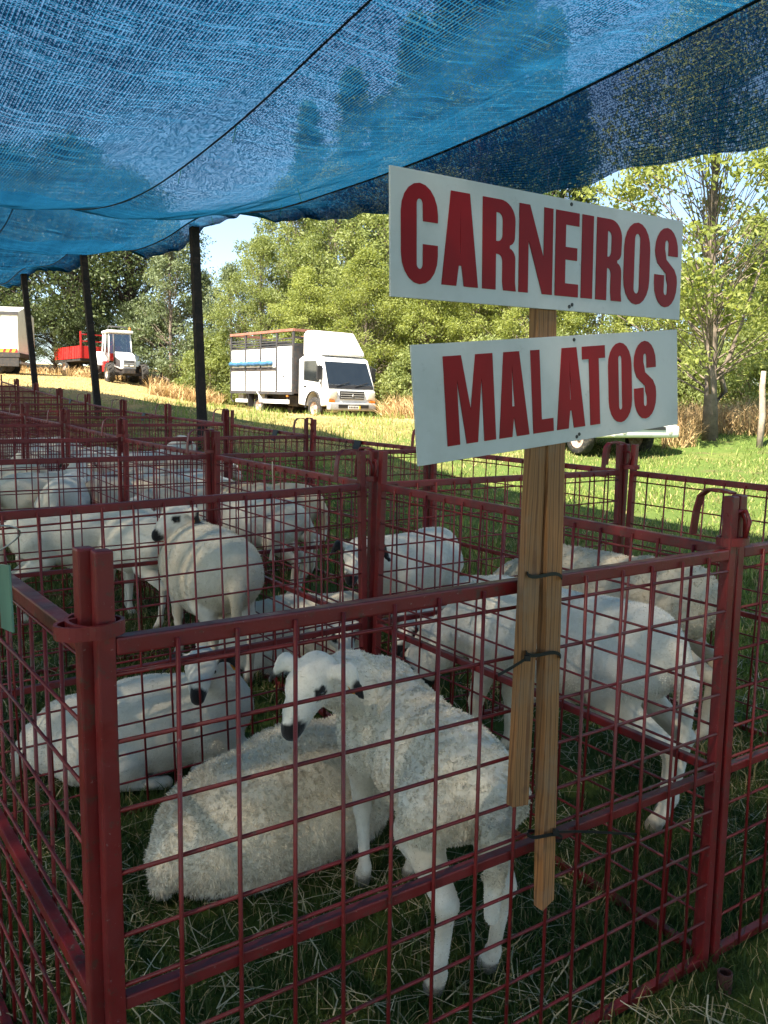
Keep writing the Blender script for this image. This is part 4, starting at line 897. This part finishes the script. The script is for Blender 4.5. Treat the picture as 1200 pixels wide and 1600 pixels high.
# ------------------------------------------------------------------ sheep
def surf_nets(D, org, h):
    ins = D < 0; nx, ny, nz = D.shape
    cnt = np.zeros((nx - 1, ny - 1, nz - 1), np.int8)
    for a in (0, 1):
        for b in (0, 1):
            for c in (0, 1): cnt += ins[a:nx - 1 + a, b:ny - 1 + b, c:nz - 1 + c]
    act = (cnt > 0) & (cnt < 8); I, J, K = np.nonzero(act); idx = np.full(act.shape, -1, np.int64); idx[act] = np.arange(len(I))
    acc = np.zeros((len(I), 3)); num = np.zeros(len(I)); base = np.stack([I, J, K], 1)
    for ax in range(3):
        for p in (0, 1):
            for q in (0, 1):
                o = [0, 0, 0]; o[(ax + 1) % 3] = p; o[(ax + 2) % 3] = q; e = o.copy(); e[ax] = 1
                A = D[I + o[0], J + o[1], K + o[2]]; B = D[I + e[0], J + e[1], K + e[2]]; cr = (A < 0) != (B < 0); t = np.where(cr, A / np.where(A == B, 1, A - B), 0)
                pos = base + np.array(o, float); pos[:, ax] += t; acc += pos * cr[:, None]; num += cr
    V = org + acc / num[:, None] * h; F = []
    for ax in range(3):
        sl0 = [slice(None)] * 3; sl1 = [slice(None)] * 3; sl0[ax] = slice(0, -1); sl1[ax] = slice(1, None)
        A, B = ins[tuple(sl0)], ins[tuple(sl1)]; G_ = np.stack(np.nonzero(A != B), 1); b1, b2 = (ax + 1) % 3, (ax + 2) % 3
        lim = D.shape; ok = (G_[:, b1] > 0) & (G_[:, b1] < lim[b1] - 1) & (G_[:, b2] > 0) & (G_[:, b2] < lim[b2] - 1); G_ = G_[ok]
        def cid(d1, d2): q = G_.copy(); q[:, b1] += d1; q[:, b2] += d2; return idx[q[:, 0], q[:, 1], q[:, 2]]
        f = np.stack([cid(-1, -1), cid(0, -1), cid(0, 0), cid(-1, 0)], 1); s = A[G_[:, 0], G_[:, 1], G_[:, 2]]
        F.append(np.where(s[:, None], f, f[:, ::-1]))
    return V, np.concatenate(F)
def vn(a): a = np.array(a, float); return a / np.linalg.norm(a)
class Prim:
    def __init__(s, a, b, ra, rb, k=.03, grp='wool', ys=1.0, flat=None):
        s.a, s.b, s.ra, s.rb, s.k, s.grp, s.ys, s.flat = np.array(a, float), np.array(b, float), ra, rb, k, grp, ys, flat
    def d(s, P):
        a, b = s.a, s.b
        Q = P - a; ab = b - a; L2 = ab @ ab + 1e-12; t = np.clip((Q @ ab) / L2, 0, 1); v = Q - t[..., None] * ab
        if s.ys != 1.0: v = v * np.array([1, 1 / s.ys, 1])
        if s.flat is not None: v = v + (v @ s.flat[0])[..., None] * s.flat[0] * (s.flat[1] - 1)
        return (np.linalg.norm(v, axis=-1) - (s.ra + (s.rb - s.ra) * t)) * (min(1, s.ys) if s.flat is None else 1 / s.flat[1] ** .5)
    def box(s, m): r = max(s.ra, s.rb) * max(1, s.ys) + m; return np.minimum(s.a, s.b) - r, np.maximum(s.a, s.b) + r
def smin(a, b, k): h = np.clip(.5 + .5 * (b - a) / k, 0, 1); return b + (a - b) * h - k * h * (1 - h)

M_WOOL = col_mat('fleece_strands', .85, .12, .1)
def hide():
    m, t, b, o = new_mat('sheep_hide'); c = N(t, 'Attribute', _attribute_name='Col').outputs['Color']; pos = coords(t)
    n1 = noise(t, 18, 5, .7, pos); n2 = noise(t, 85, 4, .7, pos)
    cc = mix(t, ramp(t, n1, [(.30, (.22, .22, .22)), (.62, (0, 0, 0))]), c, mix(t, 1.0, c, (.80, .72, .58), 'MULTIPLY'))
    cc = mix(t, ramp(t, n2, [(.28, (.35, .35, .35)), (.5, (0, 0, 0))]), cc, mix(t, 1.0, c, (.66, .62, .55), 'MULTIPLY'))
    t.links.new(cc, b.inputs['Base Color']); b.inputs['Roughness'].default_value = .85; b.inputs['Specular IOR Level'].default_value = .15
    b.inputs['Sheen Weight'].default_value = .25; b.inputs['Sheen Roughness'].default_value = .5
    bump(t, b, noise(t, 150, 4, .75, pos), .35, .006); return m
M_HIDE = hide(); M_EYE = simple('sheep_eye', (.012, .009, .006), .08, 0, .1, 5, None, 0, .8)
M_COLLAR = simple('black_collar', (.012, .012, .013), .6); M_ETAG = simple('orange_ear_tag', (.72, .30, .03), .45, 0, .15, 60, (.35, .12, .01), .1, .5, (.55, .6))

def sheep(label, pos, heading, head=None, lying=False, s=1.0, h=.014, wool=20000, wl=.016, tint=(.80, .735, .62), collar=False, eartag=False, eyes=True, feet=None, tail=True, headdir=None, group='sheep in the pens', patch=True, ear_black=.55, nose_black=.203, fat=1.0, dirt=.5, seed=1, curl=1.0, tailw=1.0, tuck=False, hsz=.93, patchr=.03):
    r = np.random.default_rng(seed); P0 = np.array([pos[0], pos[1], float(gz(pos[0], pos[1]))]); ch, sh = math.cos(heading), math.sin(heading)
    def loc(P): d = np.array(P) - P0; return np.array([d[0] * ch + d[1] * sh, -d[0] * sh + d[1] * ch, d[2]]) / s
    if head is not None: poll, muz = loc(head[0]), loc(head[1]); hd = vn(muz - poll)
    else: poll, hd = np.array(headdir[0], float) + np.array([0, 0, 0 if lying else .05]), vn(headdir[1])
    up = np.array([0, 0, 1.0]); hs = np.cross(up, hd); hs = vn(hs) if np.linalg.norm(hs) > .1 else np.array([0, 1., 0]); hu = np.cross(hd, hs)
    PR = []; A = lambda *a, **k: PR.append(Prim(*a, **k)); f = fat
    if not lying:
        A((-.33, 0, .60), (-.05, 0, .565), .158 * f, .182 * f, .06, ys=.92); A((-.05, 0, .565), (.22, 0, .575), .182 * f, .168 * f, .06, ys=.9); A((.22, 0, .575), (.36, 0, .60), .168 * f, .12, .06, ys=.88)
        A((.05, 0, .67), (.27, 0, .685), .085, .08, .08); A((-.36, 0, .65), (-.2, 0, .68), .095, .085, .08)
        nb = np.array([.33, 0, .65])
        for q, sd_ in enumerate((-1, 1)):
            dx, dy = (feet or [(0, 0)] * 4)[q]; y = sd_ * .10
            A((-.31, y * .85, .55), (-.255 + dx * .3, y * 1.08, .445), .112, .064, .045); A((-.255 + dx * .3, y * 1.08, .445), (-.445 + dx * .8, y + dy * .6, .32), .062, .033, .03, grp='leg'); A((-.445 + dx * .8, y + dy * .6, .32), (-.405 + dx, y + dy, .09), .026, .019, .02, grp='leg'); A((-.405 + dx, y + dy, .09), (-.372 + dx, y + dy, .030), .024, .031, .015, grp='leg')
            dx, dy = (feet or [(0, 0)] * 4)[q + 2]; y = sd_ * .095
            A((.27, y * .9, .55), (.265, y, .45), .095, .062, .05); A((.265, y, .45), (.29 + dx * .5, y + dy * .5, .28), .052, .030, .025, grp='leg'); A((.29 + dx * .5, y + dy * .5, .28), (.285 + dx, y + dy, .085), .025, .018, .02, grp='leg'); A((.285 + dx, y + dy, .085), (.31 + dx, y + dy, .03), .023, .030, .015, grp='leg')
        tz = ((-.475, 0, .65), (-.53, .01, .54), (-.525, .015, .33))
    else:
        A((-.34, 0, .205), (0, 0, .21), .185 * f, .225 * f, .07, ys=1.02); A((0, 0, .21), (.25, 0, .235), .225 * f, .19 * f, .07, ys=1.0); A((.25, 0, .235), (.37, 0, .27), .19, .13, .07, ys=.95); A((-.44, 0, .17), (-.34, 0, .2), .12, .15, .06)
        A((-.1, 0, .30 - .05 * tuck), (.25, 0, .34 - .09 * tuck), .11 * f, .09 * f, .08)
        nb = np.array([.33, 0, .34])
        for sd_ in (() if tuck else (-1, 1)):
            A((-.30, sd_ * .13, .15), (-.12, sd_ * .20, .11), .13, .085, .05); A((-.12, sd_ * .20, .11), (-.26, sd_ * .235, .05), .06, .04, .03, grp='leg'); A((-.26, sd_ * .235, .05), (-.02, sd_ * .25, .035), .038, .028, .02, grp='leg'); A((-.02, sd_ * .25, .035), (.05, sd_ * .25, .03), .028, .032, .015, grp='leg')
            A((.27, sd_ * .12, .18), (.42, sd_ * .13, .085), .10, .055, .05); A((.42, sd_ * .13, .085), (.30, sd_ * .15, .04), .05, .032, .03, grp='leg'); A((.30, sd_ * .15, .04), (.20, sd_ * .155, .032), .03, .03, .015, grp='leg')
        tz = ((-.52, 0, .24), (-.575, .0, .15), (-.59, .01, .055))
    if tuck: A((-.40, .0, .17), (-.28, 0, .19), .165 * f, .19 * f, .06, ys=1.05); A((-.1, -.16, .05), (.25, -.13, .05), .045, .04, .03, grp='leg'); A((-.25, 0, .12), (.2, 0, .12), .215, .2, .05, ys=1.08)
    ne = poll - hd * .0 - hu * .035 + hd * .02; nm = (nb + ne) / 2 + vn(ne - nb + np.array([0, 0, 1e-3])) * 0 + np.array([.02, 0, .015])
    A(nb, nm, .125, .098, .06); A(nm, ne, .098, .070, .04, grp='neck')
    if tail: A(tz[0], tz[1], .042 * tailw, .034 * tailw, .03, grp='tail'); A(tz[1], tz[2], .034 * tailw, .02 * tailw, .02, grp='tail')
    # head: cranium, Roman nosed face, muzzle, jaw, brows, ears
    z_ = hsz
    hp = lambda a, u=0, w_=0: poll + (hd * a + hu * u + hs * w_) * z_
    A(hp(.0, -.005), hp(.06, .0), .066 * z_, .069 * z_, .03, grp='head'); A(hp(.06, .006), hp(.155, .0), .063 * z_, .045 * z_, .03, grp='head'); A(hp(.155, .0), hp(.222, -.014), .044 * z_, .033 * z_, .025, grp='head'); A(hp(.215, -.004), hp(.228, -.016), .031 * z_, .026 * z_, .012, grp='head')
    A(hp(.05, -.055), hp(.19, -.035), .043 * z_, .025 * z_, .025, grp='head')
    ears = []
    for w_ in (-1, 1):
        A(hp(.075, .028, w_ * .046), hp(.098, .022, w_ * .047), .021, .017, .015, grp='head')
        e0 = hp(.010, .014, w_ * .055); e1 = e0 + (hs * w_ * .070 + hu * .006 - hd * .014) * z_ - up * .004; e2 = e1 + (hs * w_ * .058 - hu * .024 + hd * .02) * z_ - up * .045; fl = vn(np.cross(e2 - e0, hd) + 1e-6)
        A(e0, e1, .024, .031, .012, grp='ear', flat=(fl, 2.0)); A(e1, e2, .031, .011, .012, grp='ear', flat=(fl, 2.0)); ears.append((e0, e1, e2))
    lo = np.min([p.box(.03)[0] for p in PR], 0); hi = np.max([p.box(.03)[1] for p in PR], 0); lo[2] = max(lo[2], -.03)
    n = np.ceil((hi - lo) / h).astype(int) + 1; D = np.full(n, 1.0); ax = [lo[k] + np.arange(n[k]) * h for k in range(3)]
    for p in PR:
        b0, b1 = p.box(.07); i0 = np.clip(np.floor((b0 - lo) / h).astype(int), 0, n - 1); i1 = np.clip(np.ceil((b1 - lo) / h).astype(int) + 1, 1, n); sl_ = tuple(slice(a, b) for a, b in zip(i0, i1))
        Pt = np.stack(np.meshgrid(*[ax[k][sl_[k]] for k in range(3)], indexing='ij'), -1); D[sl_] = smin(D[sl_], p.d(Pt), p.k)
    zz = ax[2][None, None, :]; D = np.maximum(D, .004 - zz)
    V, F = surf_nets(D, lo, h)
    # how woolly each point is, then relief and colours
    dg = {}
    for p in PR: q = p.d(V); dg[p.grp] = np.minimum(dg.get(p.grp, 9), q)
    other = np.minimum(np.minimum(dg['head'], dg['leg']), dg['ear']); wm = np.clip((other - dg['wool'] + .012) / .03, 0, 1)
    wm = np.where(dg['neck'] < np.minimum(dg['wool'], other) , .55, wm)
    Nn = np.zeros_like(V); fn = np.cross(V[F[:, 2]] - V[F[:, 0]], V[F[:, 3]] - V[F[:, 1]]); [np.add.at(Nn, F[:, k], fn) for k in range(4)]; Nn /= np.linalg.norm(Nn, axis=1)[:, None] + 1e-9
    so = seed * 3.7
    nz = np.array([mnoise.noise((a * 9 + so, b * 9, c * 9)) for a, b, c in V]); nz2 = np.array([mnoise.noise((a * 26 + so, b * 26, c * 26)) for a, b, c in V]); nz3 = np.array([mnoise.noise((a * 4.2 + so, b * 4.2, c * 4.2 + 7)) for a, b, c in V])
    V = V + Nn * ((nz * .0032 + nz2 * .0036 * curl) * wm * min(1.0, .35 + wl / .012))[:, None]
    col = np.tile(np.array(tint), (len(V), 1)); hw = np.clip(1 - wm, 0, 1)[:, None]; col = col * (1 - hw) + np.array([.78, .73, .64]) * hw
    dm = np.clip(nz3 * 1.6 + .15, 0, 1)[:, None] * dirt * wm[:, None]; col = col * (1 - dm * .55) + np.array([.56, .44, .29]) * dm * .55
    lg = (dg['leg'] < .015)[:, None] * np.clip(.45 + nz[:, None] * 1.2, 0, .8) * (.4 + dirt * .5); col = col * (1 - lg) + np.array([.50, .40, .27]) * lg
    low = np.clip((.2 - V[:, 2]) / .2, 0, 1)[:, None] * (.5 + .5 * np.clip(nz2 * 2, -1, 1))[:, None] * .55 * (0.6 + dirt); col = col * (1 - low) + np.array([.34, .25, .16]) * low
    if not lying: rd = np.clip(1 - np.linalg.norm((V - np.array([-.46, 0, .47])) * np.array([1.4, 1.8, 1]), axis=1) / .26, 0, 1)[:, None] * dirt * 1.1 * np.clip(.6 + nz[:, None], 0, 1); rd = np.clip(rd, 0, .8); col = col * (1 - rd) + np.array([.40, .31, .19]) * rd
    x = (V - poll) @ hd / hsz; yy = (V - poll) @ hu; ww = np.abs((V - poll) @ hs); hm = dg['head'] < .03
    blk = hm * np.clip((x - nose_black - .012 * nz2 * 3 + np.maximum(0, ww - .02) * .5) / .012, 0, 1)
    if patch:
        for w_ in (-1, 1): blk = np.maximum(blk, np.clip(1.25 - np.linalg.norm((V - hp(.088, .02, w_ * .062)) * np.array([1, 1, 1]), axis=1) / (patchr + .012 * nz), 0, 1) > .3)
    for e0, e1, e2 in ears:
        t_ = ((V - e0) @ vn(e2 - e0)) / np.linalg.norm(e2 - e0); blk = np.maximum(blk, (dg['ear'] < .012) * (dg['ear'] < dg['head']) * np.clip((t_ - ear_black - nz2 * .15) / .06, 0, 1) * (np.linalg.norm(V - (e0 + e2) / 2, axis=1) < .11))
    blk = blk.astype(float)[:, None]; col = col * (1 - blk) + np.array([.014, .012, .012]) * blk
    hoof = np.clip((.058 - V[:, 2]) / .012, 0, 1)[:, None] * (dg['leg'] < .02)[:, None] * (0 if lying else .75); col = col * (1 - hoof) + np.array([.13, .10, .07]) * hoof
    o = link('sheep', np_mesh('sheep_body', V, F, M_HIDE, col, True)); o.location = P0; o.rotation_euler = (0, 0, heading); o.scale = (s, s, s); tag(o, label, 'sheep', group)
    # fleece strands
    if wool:
        ar = np.linalg.norm(fn, axis=1) * (np.where(blk[:, 0] > .25, 0, np.maximum(wm, .38))[F].min(1) ** 1.2) * (V[F[:, 0], 2] > .02); pick = r.choice(len(F), wool, p=ar / ar.sum()); u_, v_ = r.random((wool, 1)), r.random((wool, 1)); q = F[pick]
        B = (V[q[:, 0]] * (1 - u_) + V[q[:, 1]] * u_) * (1 - v_) + (V[q[:, 3]] * (1 - u_) + V[q[:, 2]] * u_) * v_; n_ = Nn[q[:, 0]]
        lump = np.array([[mnoise.noise((a * 58, b * 58, c * 58)), mnoise.noise((a * 58 + 9, b * 58, c * 58)), mnoise.noise((a * 58, b * 58 + 9, c * 58))] for a, b, c in B])
        tn = lump * 2.2 * curl + r.normal(0, .38, (wool, 3)) + np.array([-.35, 0, -.55]); d1 = n_ * .55 + tn * .6; d1 /= np.linalg.norm(d1, axis=1)[:, None]; d2 = d1 + tn * .6 - n_ * .25 * curl; d2 /= np.linalg.norm(d2, axis=1)[:, None]
        ln = r.uniform(.6, 1.35, (wool, 1)) * (np.minimum(wl, .0034) + (wl - np.minimum(wl, .0034)) * wm[q[:, 0]][:, None]); sd_ = np.cross(d1, n_ + r.normal(0, .28, (wool, 3))); sd_ /= np.linalg.norm(sd_, axis=1)[:, None]; w0 = (.0013 if h < .013 else .0026) * r.uniform(.7, 1.3, (wool, 1))
        m1 = B + d1 * ln * .55; t1 = m1 + d2 * ln * .45; B = B - n_ * .002
        FV = np.stack([B - sd_ * w0, B + sd_ * w0, m1 + sd_ * w0 * .8, m1 - sd_ * w0 * .8, t1], 1).reshape(-1, 3); k_ = np.arange(wool)[:, None] * 5; FF = np.concatenate([k_ + [0, 1, 2], k_ + [0, 2, 3], k_ + [3, 2, 4]])
        fc = np.clip(col[q[:, 0]] * r.uniform(.86, 1.14, (wool, 1)) * (1 + .10 * lump[:, :1]), 0, .9); fm = np_mesh('fleece', FV, FF, M_WOOL, np.repeat(fc, 5, 0)); fo = link('fleece', fm, o); fo['kind'] = 'stuff'
    if eyes:
        for w_ in (-1, 1): MB().lathe([(.0, .0125), (.006, .011), (.0108, .0062), (.0125, 0), (.0108, -.0062), (.006, -.011), (0, -.0125)], tuple(hp(.09, .012, w_ * .060)), 'z', 10).build('eye', M_EYE, o, smooth=True)
    if collar:
        c0 = nm * .45 + ne * .55; ax_ = vn(ne - nm); a1 = vn(np.cross(ax_, [0, 0, 1])); a2 = np.cross(ax_, a1); MB().band([c0 + (a1 * math.cos(a) + a2 * math.sin(a)) * (.094 if h < .02 else .1) for a in np.linspace(0, 2 * math.pi, 24, endpoint=False)], ax_, .022, .004, True).build('collar', M_COLLAR, o, smooth=True)
    if eartag:
        e0, e1, e2 = ears[eartag - 1 if eartag in (1, 2) else 1]; fl = vn(np.cross(e2 - e0, hd)); c0 = e1 * .5 + e2 * .5; g1 = vn(e2 - e1); g2 = np.cross(fl, g1); q = [c0 + fl * .012 + g1 * a + g2 * b for a, b in ((-.02, -.018), (.012, -.022), (.03, 0), (.012, .022), (-.02, .018))]
        quad_plate(MB(), q, .002).build('ear_tag', M_ETAG, o)
    return o
HIND, FRONT = -.375, .31
def by_feet(hpx, heading, s, hx=-.375):
    P = on_ground(*hpx); return (P[0] - hx * s * math.cos(heading), P[1] - hx * s * math.sin(heading))

# the two in the front pen
sheep('standing curly fleeced sheep with black nose, head turned back, behind the sign hurdle', (.118, 2.435), R(111), (at(494, 1046, 2.52), at(450, 1144, 2.40)), h=.0105, wool=95000, wl=.0085, curl=1.35, eartag=2, seed=1, s=.945, dirt=.6, feet=[(.07, .0), (.03, -.01), (-.08, .02), (-.06, 0)], fat=.88, ear_black=.66, nose_black=.197, patchr=.026)
sheep('fluffy cream sheep lying down with its rump to the hurdle and head hidden', (-.285, 2.86), R(44), None, True, s=.89, h=.0115, wool=80000, wl=.015, curl=.9, headdir=((.53, .06, .33), (.9, .3, -.4)), seed=2, tint=(.80, .715, .575), dirt=.7, fat=1.17, eyes=False, tailw=2.0, tuck=True)
# second pen of the near row
sheep('white sheep lying with raised head and drooping black ears facing out', (-.97, 3.45), R(20), (at(316, 1030, 3.50), at(308, 1092, 3.33)), True, s=.88, h=.0125, wool=36000, wl=.006, curl=.6, seed=3, dirt=.35, patch=False, ear_black=.1, hsz=1.0, eartag=2)
sheep('creamy sheep standing rump outward, head turned aside with an orange ear tag', (-1.0, 4.76), R(119), (at(282, 800, 5.0), at(238, 840, 4.85)), s=1.03, h=.0125, wool=30000, wl=.006, curl=.6, seed=4, tint=(.74, .66, .53), dirt=.75, eartag=2, feet=[(0, 0), (0, 0), (-.06, 0), (-.06, 0)], fat=1.3)
# near row, third pen and beyond
hp5, fp5 = on_ground(45, 972), on_ground(185, 948)
a5 = math.atan2(fp5[1] - hp5[1], fp5[0] - hp5[0])
sheep('white sheep standing side on behind the pen of the creamy sheep', by_feet((42, 975), R(22), 1.0), R(22), (at(226, 806, 6.05), at(258, 866, 5.95)), h=.016, wool=12000, wl=.005, curl=.5, seed=5, dirt=.35)
sheep('white sheep showing only its shoulder and legs beside the side on sheep', by_feet((262, 985), R(150), .95), R(150), None, headdir=((.55, .0, .58), (.75, .1, -.6)), s=.95, h=.018, wool=7000, wl=.005, seed=6, dirt=.3, eyes=False)
# far row pens seen through the middle line
sheep('white sheep standing side on with tail outward near the frayed string', by_feet((455, 938), R(168), 1.0), R(168), None, headdir=((.56, .05, .60), (.7, .3, -.6)), h=.016, wool=12000, wl=.005, curl=.5, seed=7, dirt=.4, group='sheep in the pens')
sheep('tan backed sheep standing beyond the white one near the frayed string', by_feet((478, 905), R(172), 1.05), R(172), None, headdir=((.56, -.05, .55), (.7, -.3, -.6)), s=1.05, h=.018, wool=9000, wl=.006, seed=8, tint=(.66, .55, .40), dirt=.9, eyes=False)
p7 = on_ground(632, 1048)
sheep('white sheep with black nose and collar standing and looking out beside the hurdle post', (p7[0] + .02, p7[1] + .22), R(238), (at(562, 856, 4.50), at(545, 912, 4.34)), s=1.0, h=.0125, wool=22000, wl=.005, curl=.5, seed=9, dirt=.25, collar=True, patch=False, ear_black=.12)
p8 = on_ground(475, 1052)
sheep('sheep lying beside the hurdle post with its black nose lowered', (p8[0] - .05, p8[1] + .12), R(5), (at(532, 982, 4.55), at(546, 1030, 4.42)), True, s=.95, h=.014, wool=14000, wl=.005, curl=.5, seed=10, dirt=.3, eartag=False)
p8 = on_ground(745, 1010)
sheep('lying sheep with black eye and ear patches, chin down behind the collared grazer', (p8[0], p8[1]), R(186), (at(652, 972, 4.55), at(606, 1030, 4.40)), True, s=1.0, h=.014, wool=14000, wl=.006, curl=.5, seed=11, dirt=.35)
# right hand pen next to the sign
sheep('smooth white sheep with black collar grazing behind the sign post', by_feet((1030, 1294), R(135), 1.06, -.45), R(135), (at(622, 1060, 3.85), at(590, 1140, 3.78)), s=1.06, h=.0125, wool=46000, wl=.0055, curl=.3, seed=12, dirt=.2, collar=True, tint=(.78, .735, .65), feet=[(-.06, .045), (-.09, -.03), (0, 0), (.05, 0)], fat=1.06)
sheep('tan woolled sheep standing behind the grazing collared one', by_feet((1092, 1166), R(138), 1.08, -.45), R(140), None, headdir=((.60, .10, .45), (.7, .2, -.6)), s=1.08, h=.014, wool=30000, wl=.007, seed=13, tint=(.66, .58, .45), dirt=.7, eyes=False, fat=1.05, feet=[(-.07, .03), (-.08, -.03), (0, 0), (0, 0)])
# crowd further down the near row
crowd = [((95, 905), 100, 1.05, 'white sheep standing rump outward with head up in the crowded third pen', (.50, 0, .80), (.8, 0, -.3), (.75, .70, .62)),
         ((22, 890), 60, 1.05, 'cream sheep pressed against the hurdle beside the rump outward sheep', (.55, 0, .6), (.7, 0, -.6), (.70, .63, .52)),
         ((215, 868), 12, 1.0, 'white sheep standing side on behind the corner of the crowded fourth pen', (.55, .1, .55), (.7, .3, -.6), (.75, .72, .65)),
         ((318, 855), 175, 1.0, 'cream sheep standing side on beside the middle line of hurdles', (.55, .1, .62), (.7, .3, -.6), (.70, .65, .56)),
         ((272, 838), 170, 1.05, 'tan sheep at the back of the crowded fourth pen', (.55, -.1, .6), (.7, -.2, -.6), (.62, .52, .40)),
         ((140, 828), 20, 1.1, 'tall white sheep with head raised above the crowded pens', (.52, .05, .84), (.8, .3, -.4), (.76, .73, .66)),
         ((40, 812), 15, 1.05, 'pale sheep standing far down the near row', (.55, .1, .6), (.7, .3, -.6), (.72, .68, .6)),
         ((100, 790), 160, 1.05, 'cream sheep far down the near row behind the pale one', (.55, .1, .7), (.7, .3, -.5), (.72, .66, .56)),
         ((20, 770), 40, 1.0, 'last small looking sheep in the farthest occupied pen', (.55, .1, .6), (.7, .3, -.6), (.72, .68, .6)),
         ((150, 884), 35, 1.0, 'tan sheep squeezed beside the rump outward sheep in the crowded third pen', (.55, .1, .6), (.7, .3, -.6), (.66, .56, .43)),
         ((62, 858), 170, 1.05, 'cream sheep facing away to the side in the crowded fourth pen', (.55, -.1, .62), (.7, -.3, -.5), (.70, .62, .50)),
         ((238, 822), 25, 1.0, 'tan sheep standing behind the tan one of the crowded fourth pen', (.55, .1, .6), (.7, .3, -.6), (.64, .54, .42)),
         ((175, 803), 165, 1.05, 'pale sheep far down the row behind the tall white one', (.55, .1, .66), (.7, .3, -.5), (.70, .64, .54)),
         ((395, 900), 185, 1.0, 'cream sheep half hidden behind the tan backed one', (.55, .1, .6), (.7, .3, -.6), (.70, .62, .5)),]
for k, (px, hdg, sc, lab, pl, hd_, tn) in enumerate(crowd):
    sheep(lab, by_feet(px, R(hdg), sc), R(hdg), None, headdir=(pl, hd_), s=sc, h=.019, wool=5000, wl=.006, seed=20 + k, tint=tn, dirt=.5, eyes=False)
